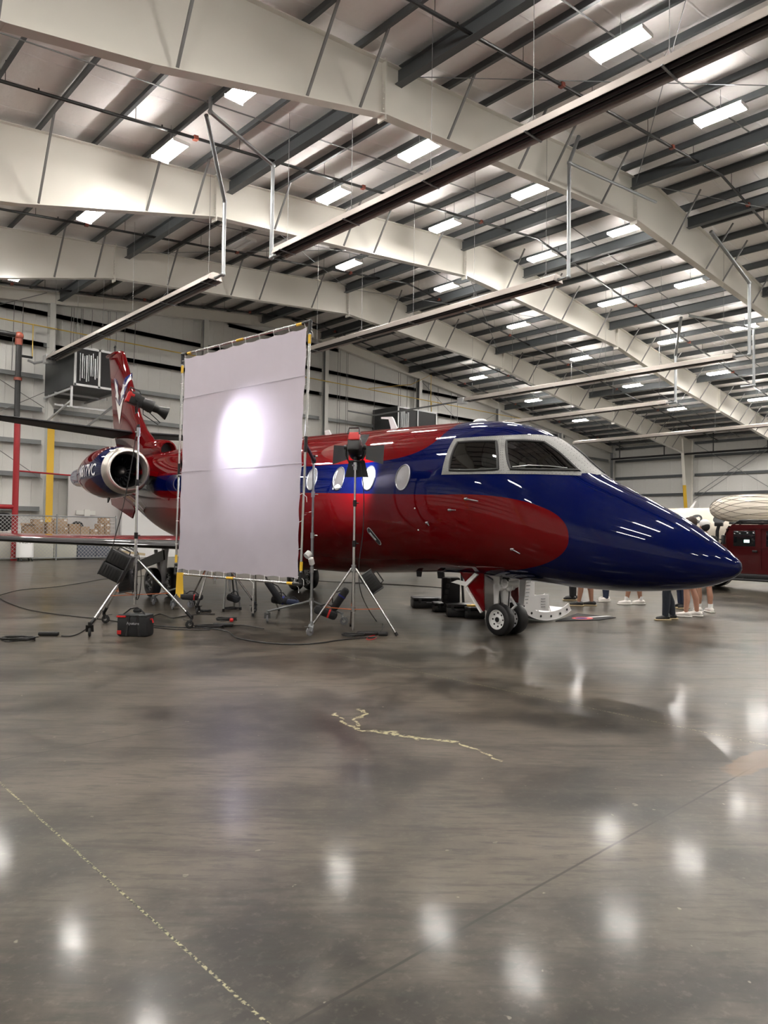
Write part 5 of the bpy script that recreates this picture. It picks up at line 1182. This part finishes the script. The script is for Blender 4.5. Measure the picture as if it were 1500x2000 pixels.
q = Vector((*(9.410, 7.853), .2)); tag(MB().rbox(q, (.26, .2, .03), .008, rz=VR).build('yellow_folder', 'yellow', base=q), 'yellow folder lying on the case beside the nose wheel door', 'folder')
q = Vector((*(9.485, 8.353), 0)); e = empty('equipment_cart', q, label='tall black equipment cart standing behind the nose gear', cat='cart')
d = Matrix.Rotation(VR, 4, 'Z')
MB().rbox(q + Vector((0, .1, .42)), (.30, .30, .44), .02, rz=VR).build('body', 'blackcloth', e); b = MB()
for x in (-.16, .16):
    b.bar(q + (d @ Vector((x, .0, .08))), q + (d @ Vector((x - .04, .05, .72))), .03, .03)
b.build('frame', 'blackm', e); b = MB()
for k in range(4): b.rbox(q + (d @ Vector((-.17 + .02 * k, -.06, .30 + .1 * k))), (.06, .05, .07), .01, rz=VR)
b.build('clip', 'black', e)

# floor mat with a printed emblem
mt = [Vector((*p, .0)) for p in ((10.054, 6.685), (11.343, 7.085), (11.336, 6.334), (10.766, 6.319))]
e = tag(MB().prism([p + Vector((0, 0, .001)) for p in mt], (0, 0, .012)).build('floor_mat', 'blackcloth', base=mt[0]), 'black floor mat with a printed emblem behind the open cabin door', 'floor mat')
c = sum(mt, Vector()) / 4; 
MB().prism([c + Vector((.35 * math.cos(t * PI / 8) * .6 , .16 * math.sin(t * PI / 8), .0135)) - Vector((.15, 0, 0)) for t in range(16)], (0, 0, .001)).build('emblem', 'red', e, smooth=False)
MB().prism([c + Vector((.12 * math.cos(t * PI / 8), .09 * math.sin(t * PI / 8), .0150)) - Vector((.18, 0, 0)) for t in range(16)], (0, 0, .001)).build('emblem_center', 'bluecloth', e, smooth=False)
MB().prism([c + Vector((.05, -.02, .0135)), c + Vector((.55, -.14, .0135)), c + Vector((.52, -.06, .0135)), c + Vector((.05, .05, .0135))], (0, 0, .001)).build('emblem_stripe', 'textwhite', e, smooth=False)

# ================================================================ people
def capsule(b, p, q, r0, r1, n=14):
    p, q = Vector(p), Vector(q); x, y, z = frame_of(p, q); L = (q - p).length; prof = []
    for k in range(5): a = PI / 2 * k / 4; prof.append((-r0 * math.cos(a), r0 * math.sin(a)))
    for k in range(5): a = PI / 2 * k / 4; prof.append((L + r1 * math.sin(a), r1 * math.cos(a)))
    b.lathe(prof, p, z, n)
def remesh(o, vs, it=6):
    m = o.modifiers.new('join', 'REMESH'); m.mode = 'VOXEL'; m.voxel_size = vs; m.use_smooth_shade = True
    s = o.modifiers.new('smooth', 'SMOOTH'); s.iterations = it; s.factor = .5
def person(c, yaw, h, label, legs, top, skin='skin', shorts=False, shoe='shoe_white', hair='hair', cap=False, feet=None, sock=None, arms=0):
    """standing figure; local x is the facing direction"""
    k = h / 1.78; c = Vector((*c, 0)); e = empty('person', c, yaw, label=label, cat='person'); T = Matrix.Translation(c) @ Matrix.Rotation(yaw, 4, 'Z') @ Matrix.Scale(k, 4)
    P = lambda x, y, z: T @ Vector((x, y, z))
    fy = feet or (.11, .0, -.11, .0)   # (left y, left x, right y, right x)
    b = MB(); hip = [(0, .09, .92), (0, -.09, .92)]; an = [(fy[1], fy[0], .09), (fy[3], fy[2], .09)]; kn = [(fy[1] * .5 + .03, (fy[0] + .09) / 2, .50), (fy[3] * .5 + .03, (fy[2] - .09) / 2, .50)]
    def seg(bb, a, c_, r0, r1): capsule(bb, P(*a), P(*c_), r0 * k, r1 * k)
    for H, K, A in zip(hip, kn, an):
        seg(b, H, K, .082, .056); seg(b, K, (A[0] * .6 + K[0] * .4 - .015, A[1] * .6 + K[1] * .4, .32), .052, .056); seg(b, (A[0] * .6 + K[0] * .4 - .015, A[1] * .6 + K[1] * .4, .32), A, .055, .037)
        seg(b, (A[0] - .04, A[1], .05), (A[0] + .14, A[1], .035), .036, .030)
    seg(b, (0, 0, .95), (0, 0, 1.12), .125, .115); seg(b, (0, -.05, 1.12), (0, .05, 1.12), .105, .105); seg(b, (.01, -.09, 1.32), (.01, .09, 1.32), .115, .115); seg(b, (0, 0, 1.1), (0, 0, 1.33), .12, .12)
    seg(b, (0, -.16, 1.44), (0, .16, 1.44), .055, .055); seg(b, (-.01, 0, 1.42), (.01, 0, 1.56), .062, .055)
    # head with nose, chin and ears
    hc = P(.02, 0, 1.665); b.ball(hc, .098 * k, 20, 14, (1.0, .80, 1.18)); seg(b, (.055, 0, 1.59), (.075, 0, 1.575), .045, .032); b.ball(P(.122, 0, 1.655), .016 * k, 8, 6, (1, .8, 1.3))
    for s in (-1, 1): b.ball(P(.01, s * .082, 1.655), .024 * k, 8, 6, (.7, .4, 1.1))
    # arms; poses: 0 hanging, 1 forearms forward
    hands = []
    for s in (-1, 1):
        sh = (0, s * .19, 1.43); el = (-.03, s * .235, 1.15); wr = (.06, s * .23, .92) if arms == 0 else (.20, s * .12, 1.16)
        seg(b, sh, el, .050, .040); seg(b, el, wr, .040, .027); d = (Vector(wr) - Vector(el)).normalized(); pm = Vector(wr) + d * .07
        seg(b, wr, tuple(pm), .028, .034); side = Vector((1, 0, 0)) if arms == 0 else Vector((0, 0, 1))
        for j in range(4):
            o_ = pm + side * (.026 - .0175 * j) + d * .02; L = (.040, .046, .042, .033)[j]; p1 = o_ + d * L; p2 = p1 + (d * .7 + Vector((0, -s * .7, 0))).normalized() * L * .75; seg(b, tuple(o_), tuple(p1), .0092, .0085); seg(b, tuple(p1), tuple(p2), .0085, .0075)
        t0 = Vector(wr) + d * .03 + side * .025; seg(b, tuple(t0), tuple(t0 + side * .03 + d * .03), .011, .0095); seg(b, tuple(t0 + side * .03 + d * .03), tuple(t0 + side * .034 + d * .055), .0095, .008)
    body = b.build('body', skin, e, fix=False); remesh(body, .0095, 4)
    # eyes and mouth
    for s in (-1, 1): MB().ball(P(.104, s * .032, 1.675), .011 * k, 8, 6).build('eye', 'whitep', e)
    # hair or cap
    hb = MB()
    if hair and not cap: hb.ball(P(-.012, 0, 1.70), .104 * k, 20, 14, (1.0, .86, 1.02)); hb.ball(P(.04, 0, 1.755), .06 * k, 12, 8, (1, 1.1, .5)); hb.build('hair', hair, e)
    if cap: MB().ball(P(-.03, 0, 1.665), .098 * k, 16, 12, (.9, .84, .9)).build('hair', 'blackcloth', e)
    if cap:
        MB().ball(P(.0, 0, 1.722), .108 * k, 20, 12, (1.02, .88, .85)).build('cap_crown', 'whitecloth', e); MB().ball(P(.10, 0, 1.715), .070 * k, 16, 8, (1.0, .9, .16)).build('cap_brim', 'whitecloth', e)
    # trousers / shorts
    b = MB()
    for H, K, A in zip(hip, kn, an):
        seg(b, H, K if not shorts else tuple(Vector(H) * .45 + Vector(K) * .55), .096, .072 if not shorts else .086)
        if not shorts: Mm = (A[0] * .6 + K[0] * .4 - .015, A[1] * .6 + K[1] * .4, .32); seg(b, K, Mm, .072, .072); seg(b, Mm, (A[0] - .005, A[1], .10), .072, .058)
    seg(b, (0, -.05, .94), (0, .05, .94), .128, .128); seg(b, (0, 0, .93), (0, 0, 1.04), .14, .138); o = b.build('shorts' if shorts else 'trousers', legs, e, fix=False); remesh(o, .012, 3)
    b = MB(); seg(b, (0, -.05, 1.0), (0, .05, 1.0), .134, .134); seg(b, (0, 0, .99), (0, 0, 1.15), .15, .138); seg(b, (0, -.05, 1.12), (0, .05, 1.12), .122, .122); seg(b, (.01, -.09, 1.32), (.01, .09, 1.32), .126, .126); seg(b, (0, 0, 1.0), (0, 0, 1.34), .13, .13); seg(b, (0, -.165, 1.435), (0, .165, 1.435), .064, .064)
    for s in (-1, 1): seg(b, (0, s * .19, 1.43), (-.02, s * .222, 1.24), .062, .056)
    o = b.build('shirt', top, e, fix=False); remesh(o, .012, 3)
    for A in an:
        b = MB(); seg(b, (A[0] - .05, A[1], .055), (A[0] + .02, A[1], .065), .046, .044); seg(b, (A[0] + .02, A[1], .055), (A[0] + .15, A[1], .04), .044, .034); o = b.build('shoe', shoe, e, fix=False); remesh(o, .009, 2)
        MB().rbox(P(A[0] + .045, A[1], .014), (.30 * k, .095 * k, .026 * k), .011, rz=yaw).build('sole', 'sole' if shoe == 'shoe_black' else 'shoe_white', o)
        if sock: MB().cyl(P(A[0], A[1], .09), P(A[0] - .008, A[1], .17), .044 * k, .046 * k, 16).build('sock', sock, e)
    return e
LEFT = math.atan2(.68, -.73)
person((13.621, 8.635), LEFT, 1.78, 'person in black trousers, leftmost of the legs seen under the nose', 'blackcloth', 'greycloth', shoe='shoe_black', feet=(.14, .05, -.12, -.05))
person((12.704, 7.728), LEFT - .2, 1.74, 'person with bare calves and black sneakers, second from the left under the nose', 'navy', 'blackcloth', shorts=True, shoe='shoe_black', skin='skin2', feet=(.06, .16, -.10, -.1))
person((14.013, 8.082), LEFT + .3, 1.8, 'person in navy trousers and pale-soled shoes, farther back under the nose', 'navy', 'greycloth', shoe='shoe_white', feet=(.16, .1, -.13, -.1))
person((13.808, 7.307), LEFT, 1.72, 'person with bare legs, white socks and pale checked slip-on shoes under the nose', 'khaki', 'whitecloth', shorts=True, shoe='shoe_white', skin='skin2', sock='whitecloth', feet=(.02, .17, -.06, -.15))
person((11.790, 5.641), LEFT + .15, 1.62, 'person in black jeans and black boots with tan soles under the nose', 'denim', 'blackcloth', shoe='shoe_black', feet=(.05, .08, -.09, -.14))
person((12.582, 5.595), LEFT - .5, 1.74, 'person with bare legs and white sneakers whose dark hair shows above the nose', 'khaki', 'blackcloth', shorts=True, shoe='shoe_white', feet=(.08, .08, -.14, -.08))
person((13.548, 5.775), LEFT - 1.5, 1.70, 'person in a white cap with white socks and patterned sneakers, rightmost of the group', 'blackcloth', 'blackcloth', shorts=True, shoe='shoe_white', skin='skin2', cap=True, sock='whitecloth', feet=(.1, .03, -.1, -.03))
person((13.948, 6.364), LEFT + .4, 1.70, 'person in navy trousers standing behind the two near the nose tip', 'navy', 'greycloth', shoe='shoe_black', feet=(.08, .03, -.1, -.03))

# ================================================================ red off-road truck
e = empty('offroad_truck', (20.1, 5.8, 0), label='dark red boxy off-road truck with a black roof rack at the right edge', cat='truck')
X0, X1 = 19.2, 21.1; YF_, YC, YR = 9.25, 7.72, 3.55
pf = [(YR, .48), (YC, .48), (YF_, .48), (YF_, 1.08), (YC + .05, 1.16), (YC - .22, 1.72), (YR, 1.72)]
MB().prism([(X0, y, z) for y, z in pf], (X1 - X0, 0, 0)).build('body', 'suvred', e, smooth=False)
b = MB(); b.rbox((X0 + .95, (YC + YR) / 2, .40), (1.9, YC - YR + 1.4, .16), .03); b.build('chassis', 'blackm', e)
def pane(y0, y1, z0, z1, nm='side_window'):
    for x, s in ((X0 - .004, -1), (X1 + .004, 1)): MB().rbox((x, (y0 + y1) / 2, (z0 + z1) / 2), (.02, abs(y1 - y0), z1 - z0), .009).build(nm, 'suvglass', e)
pane(7.45, 6.92, 1.17, 1.56); pane(6.66, 5.75, 1.17, 1.56); pane(5.5, 4.2, 1.17, 1.56)
MB().rbox((X0 - .018, 7.12, 1.30), (.006, .13, .07), .003).build('painted_window_reflection', 'teal', e)  # glowing patch painted as a reflection in the truck's side window
b = MB()
for y in (7.62, 6.78, 5.62, 4.05): b.bar((X0 - .012, y, .62), (X0 - .012, y, 1.62), .012, .02, up=(1, 0, 0))
b.bar((X0 - .012, 7.6, 1.14), (X0 - .012, 3.6, 1.14), .015, .02).bar((X0 - .012, 7.6, 1.63), (X0 - .012, 3.6, 1.63), .02, .03); b.build('panel_seam', 'suvred', e)
b = MB(); 
for y in (6.92, 5.78): b.rbox((X0 - .03, y, 1.05), (.04, .12, .05), .01)
b.build('door_handle', 'black', e)
b = MB(); b.path([(X0 + .1, 7.5, 1.72), (X0 + .02, 7.3, 1.82), (X0 + .02, 3.6, 1.82)], .028).path([(X1 - .1, 7.5, 1.72), (X1 - .02, 7.3, 1.82), (X1 - .02, 3.6, 1.82)], .028)
for y in (7.3, 6.5, 5.7, 4.9, 4.1): b.cyl((X0 + .02, y, 1.80), (X1 - .02, y, 1.80), .02).cyl((X0 + .04, y, 1.70), (X0 + .02, y, 1.82), .022)
b.rbox((X0 + .1, 6.0, 1.76), (.02, 3.2, .06), .008)
b.build('roof_rack', 'blackm', e)
b = MB(); b.path([(X0 - .04, 7.86, .9), (X0 - .04, 7.84, 1.55), (X0 - .04, 7.8, 1.70)], .045).rbox((X0 - .04, 7.80, 1.73), (.12, .2, .11), .02); b.build('snorkel', 'blackm', e)
b = MB(); b.cyl((X0 - .02, 7.66, 1.3), (X0 - .2, 7.72, 1.34), .014).rbox((X0 - .25, 7.6, 1.33), (.16, .06, .24), .02); b.build('side_mirror', 'black', e)
b = MB(); b.path([(X0 - .10, 7.5, .33), (X0 - .10, 4.2, .33)], .03).cyl((X0 - .10, 7.2, .33), (X0 + .2, 7.2, .42), .02).cyl((X0 - .10, 4.6, .33), (X0 + .2, 4.6, .42), .02); b.build('side_step', 'blackm', e)
for y in (8.55, 4.1):
    for x in (X0 + .16, X1 - .16):
        w_ = MB().lathe([(-.14, .22), (-.14, .36), (-.10, .41), (.10, .41), (.14, .36), (.14, .22)], (x, y, .41), (1, 0, 0), 36).build('wheel', 'tyre', e); MB().lathe([(-.13, .225), (-.10, .2), (-.08, .08), (-.12, 0)], (x, y, .41), (1, 0, 0), 24).build('rim', 'steel', w_)
b = MB(); b.prism([(X0 - .01, YC + .04, 1.18), (X0 - .01, YC - .18, 1.68), (X1 + .01, YC - .18, 1.68), (X1 + .01, YC + .04, 1.18)], (0, .03, .01)); b.build('windscreen', 'suvglass', e, smooth=False)
MB().rbox((X0 + .95, YF_ + .04, .72), (1.5, .08, .42), .02).build('grille', 'blackm', e)

# ================================================================ white jet at the right wall
JX = 40.0
e = empty('business_jet', (JX, 14, 0), label='cream white business jet with oval windows, far behind the blue nose at right', cat='airplane')
prof = [(-.2, .05), (0, .3), (.5, .62), (1.5, 1.0), (3, 1.18), (5, 1.22), (16, 1.22), (20, .9), (24, .3)]
MB().lathe(prof, (JX, 24.5, 1.76), (0, -1, 0), 48).build('fuselage', 'jetwhite', e, ang=60)
for k in range(10):
    y = 18.3 - 1.25 * k; n = 24; zc = 2.32; ring = []
    for t in range(n): yy = y + .34 * math.cos(2 * PI * t / n); zz = zc + .25 * math.sin(2 * PI * t / n); ring.append(Vector((JX - math.sqrt(1.235 ** 2 - (zz - 1.76) ** 2), yy, zz)))
    MB().add(ring, [tuple(range(n))]).build('cabin_window', 'hvac', e, smooth=False)
MB().lathe([(0, .02), (.03, .16), (.12, .30), (.3, .44), (.6, .565), (1.0, .645), (1.6, .70), (2.4, .70), (3.4, .62), (4.4, .48)], (36.9, 15.45, 2.78), (0, -1, 0), 48).build('engine_pod', 'jetwhite', e, ang=60)
pod = [o for o in e.children if o.name.startswith('engine_pod')][0]
def podr(h):
    L = [(0, .02), (.03, .16), (.12, .30), (.3, .44), (.6, .565), (1.0, .645), (1.6, .70), (2.4, .70), (3.4, .62), (4.4, .48)]
    for (a, ra), (c, rc) in zip(L[:-1], L[1:]):
        if a <= h <= c: return ra + (rc - ra) * (h - a) / (c - a) + .006
    return .05
b = MB()
for s in (-1, 1):
    for k in range(14):
        ph = 2 * PI * k / 14; P_ = []
        for j in range(26):
            h = .05 + 4.2 * (j / 25) ** 1.5; a = ph + s * 1.5 * (1 - math.exp(-h * 1.1)); r_ = podr(h); P_.append(Vector((36.9 + r_ * math.cos(a), 15.45 - h, 2.78 + r_ * math.sin(a))))
        b.path(P_, .010, 5)
b.build('contour_lines', 'lineg', pod)
MB().prism([(37.5, 14, 2.7), (37.5, 11.8, 2.7), (39, 11.6, 2.6), (39, 14.2, 2.6)], (0, 0, .2)).build('pylon', 'jetwhite', e, smooth=False)
MB().prism([(JX - .02, 17.9, 2.95), (JX - .02, 17.7, 2.95), (JX - .02, 17.5, 3.35), (JX - .02, 17.58, 3.35)], (.04, 0, 0)).build('antenna', 'white', e, smooth=False)
MB().prism([(JX, 4, 2.8), (JX, .8, 2.8), (JX, -.6, 6.0), (JX, 1.2, 6.0)], (.2, 0, 0)).build('tail_fin', 'jetwhite', e, smooth=False)
for s in (-1, 1): MB().prism([(JX + s * .8, 15, 1.1), (JX + s * .8, 11, 1.1), (JX + s * 9, 7.0, 1.6), (JX + s * 9, 8.5, 1.6)], (0, 0, .14)).build('wing', 'jetwhite', e, smooth=False)
for x, y in ((JX, 21.5), (JX - 2, 12.5), (JX + 2, 12.5)):
    g_ = MB().cyl((x, y, .35), (x, y, 1.2), .07).build('landing_gear', 'white', e); MB().lathe([(-.12, .2), (-.12, .32), (-.06, .36), (.06, .36), (.12, .32), (.12, .2)], (x, y, .36), (1, 0, 0), 24).build('tyre', 'tyre', g_)

# ================================================================ fenced store at the left
e = empty('chain_link_fence', (11.2, 32.55, 0), label='chain-link fence panel with galvanised posts around the boxes at the left', cat='fence')
for x in (7.2, 10.95, 13.55): MB().cyl((x, 32.55, 0), (x, 32.55, 1.98), .035).build('post', 'galv', e)
for z, nm in ((1.9, 'top_rail'), (.10, 'bottom_rail')): MB().cyl((3.0, 32.55, z), (13.55, 32.55, z), .024).build(nm, 'galv', e)
MB().add([(3.0, 32.55, .1), (13.55, 32.55, .1), (13.55, 32.55, 1.9), (3.0, 32.55, 1.9)], [(0, 1, 2, 3)]).build('mesh_panel', 'link', e, smooth=False, fix=False)
MB().add([(13.55, 32.55, .1), (13.55, 34.4, .1), (13.55, 34.4, 1.9), (13.55, 32.55, 1.9)], [(0, 1, 2, 3)]).build('mesh_panel', 'link', e, smooth=False, fix=False)
def crate(x0, x1, h, m, label, y0=33.0, y1=33.8, name='storage_crate', cat='storage crate'):
    e = empty(name, ((x0 + x1) / 2, (y0 + y1) / 2, 0), label=label, cat=cat)
    MB().rbox(((x0 + x1) / 2, (y0 + y1) / 2, h / 2 + .02), (x1 - x0 - .02, y1 - y0, h - .04), .01).build('body', m, e); MB().rbox(((x0 + x1) / 2, (y0 + y1) / 2, h - .03), (x1 - x0, y1 - y0 + .02, .05), .01).build('rim', 'panel' if m == 'panel' else 'slate', e)
crate(8.0, 9.6, 1.1, 'panel', 'cream storage crate behind the fence at the far left'); crate(9.62, 11.0, 1.1, 'panel', 'cream storage crate behind the white drum'); crate(11.02, 12.0, 1.1, 'panel', 'cream storage crate next to the slate blue ones')
crate(12.02, 12.85, 1.08, 'slate', 'slate blue storage crate beside the cream ones'); crate(12.86, 13.5, 1.08, 'slate', 'slate blue storage crate at the right end behind the fence')
# (x0, x1, z0, z1, y, label)
BX = [((43,1023),(47,1044),'cardboard box with open flaps, leftmost of the boxes behind the fence'),]
def carton(x0, x1, z0, z1, label, y=33.05, m='cardboard', dep=.42, flaps=False, lab=True):
    e = empty('cardboard_box', ((x0 + x1) / 2, y + dep / 2, z0), label=label, cat='cardboard box', group=None)
    MB().box(((x0 + x1) / 2, y + dep / 2, (z0 + z1) / 2), (x1 - x0 - .012, dep, z1 - z0 - .004)).build('carton', m, e, smooth=False)
    MB().box(((x0 + x1) / 2, y - .002, (z0 + z1) / 2), (.05, .004, z1 - z0 - .01)).build('tape', 'cardboard2', e, smooth=False)
    if lab: MB().box((x1 - .10, y - .004, z1 - .07), (.11, .004, .08)).build('paper_label', 'tape', e, smooth=False)
    if flaps: MB().add([(x0, y, z1), (x1, y, z1), (x1 + .05, y - .12, z1 + .08), (x0 - .05, y - .12, z1 + .08)], [(0, 1, 2, 3)]).add([(x0, y + dep, z1), (x1, y + dep, z1), (x1 + .02, y + dep + .1, z1 + .14), (x0 - .02, y + dep + .1, z1 + .14)], [(0, 1, 2, 3)]).build('flap', 'cardboard2', e, smooth=False)
zb = 1.105
carton(9.78, 10.20, zb, 1.45, 'open-topped cardboard box, leftmost stack behind the fence', flaps=True, lab=False)
carton(10.21, 10.58, zb, 1.43, 'plain cardboard box under the labelled one, left of the fence post', lab=False)
carton(10.14, 10.58, 1.43, 1.76, 'cardboard box stacked on top just left of the fence post', m='cardboard2')
carton(10.72, 10.98, zb, 1.64, 'narrow upright cardboard box just right of the fence post', lab=False)
carton(11.0, 11.62, zb, 1.44, 'wide cardboard box at the bottom, right of the fence post')
carton(11.02, 11.58, 1.44, 1.80, 'wide cardboard box stacked on top, right of the fence post', m='cardboard2')
carton(11.66, 12.14, zb, 1.58, 'tall square cardboard box in the middle of the row', lab=False)
carton(12.16, 12.56, zb, 1.47, 'pale medium cardboard box right of the tall square one', m='cardboard2', lab=False)
carton(12.58, 12.95, zb, 1.36, 'low cardboard box at the bottom with two white labels')
carton(12.96, 13.24, zb, 1.36, 'low cardboard box second from the right in the bottom row', lab=False)
carton(13.25, 13.50, zb, 1.36, 'small cardboard box at the right end of the bottom row')
carton(12.92, 13.22, 1.36, 1.60, 'small cardboard box on the middle level near the right end')
carton(13.23, 13.5, 1.36, 1.62, 'cardboard box on the middle level at the right end')
carton(13.06, 13.48, 1.62, 1.88, 'cardboard box topmost at the right end of the stack', m='cardboard')
tag(MB().ball((12.3, 33.9, 1.50), .28, sc=(1, .7, .75)).build('black_sack', 'blackcloth', base=(12.3, 33.9, 1.3)), 'black bulging sack behind the medium boxes', 'sack')
tag(MB().ball((9.1, 33.6, 1.62), .5, sc=(1.1, .7, .8)).build('black_sack', 'blackcloth', base=(9.1, 33.6, 1.3)), 'large dark covered heap at the left edge behind the fence', 'sack')
tag(MB().box((12.9, YB - .58, 2.12), (.9, .08, .2)).box((12.95, YB - .64, 2.1), (.25, .05, .35)).build('wall_cabinet', 'column', base=(12.9, YB - .58, 2), smooth=False), 'small grey cabinet with a white notice on the wall above the boxes', 'cabinet')
e = empty('barrel', (9.55, 32.1, 0), label='white cylindrical drum on casters with dark lettering, in front of the fence', cat='drum')
MB().lathe([(.14, 0), (.14, .30), (.16, .33), (.95, .33), (1.0, .31), (1.0, 0)], (9.55, 32.1, 0), (0, 0, 1), 40).build('drum_body', 'white', e, ang=40)
for k in range(4):
    a = PI / 4 + k * PI / 2; MB().cyl((9.55 + .3 * math.cos(a), 32.1 + .3 * math.sin(a), .05), (9.55 + .3 * math.cos(a) + .04, 32.1 + .3 * math.sin(a), .05), .05).cyl((9.55 + .3 * math.cos(a), 32.1 + .3 * math.sin(a), .05), (9.55 + .25 * math.cos(a), 32.1 + .25 * math.sin(a), .16), .02).build('caster', 'hvac', e)
v, f = text_mesh('NSA', .24, extrude=0); th0 = math.radians(-90 - 16)
MB().add([Vector((9.55 + .335 * math.cos(th0 + p.x / .34), 32.1 + .335 * math.sin(th0 + p.x / .34), .80 + p.y * .85)) for p in v], f).build('lettering', 'textnavy', e, smooth=False, fix=False)
e = empty('ladder', (14.6, 31.5, 0), label='pale wooden ladder lying on its side behind the left light stand', cat='ladder')
LA, LB = Vector((10.313, 24.312, 0.620)), Vector((11.233, 24.429, 0.500)); 
b = MB(); dn = Vector((0, 0, -.42)); b.bar(LA, LB, .04, .08).bar(LA + dn, LB + dn, .04, .08); b.build('rail', 'wood', e, smooth=False)
for k in range(6): t = (k + .5) / 6; MB().bar(LA + (LB - LA) * t, LA + (LB - LA) * t + dn, .03, .04).build('rung', 'wood', e, smooth=False)
tag(MB().box(((14.55 + 17.5) / 2, YB - .75, 1.4), (17.5 - 14.55, .2, 2.8)).build('roll_door', 'white', base=(16, YB - .75, 0), smooth=False), 'plain white door panel behind the tail of the jet', 'door')

bpy.context.view_layer.update()
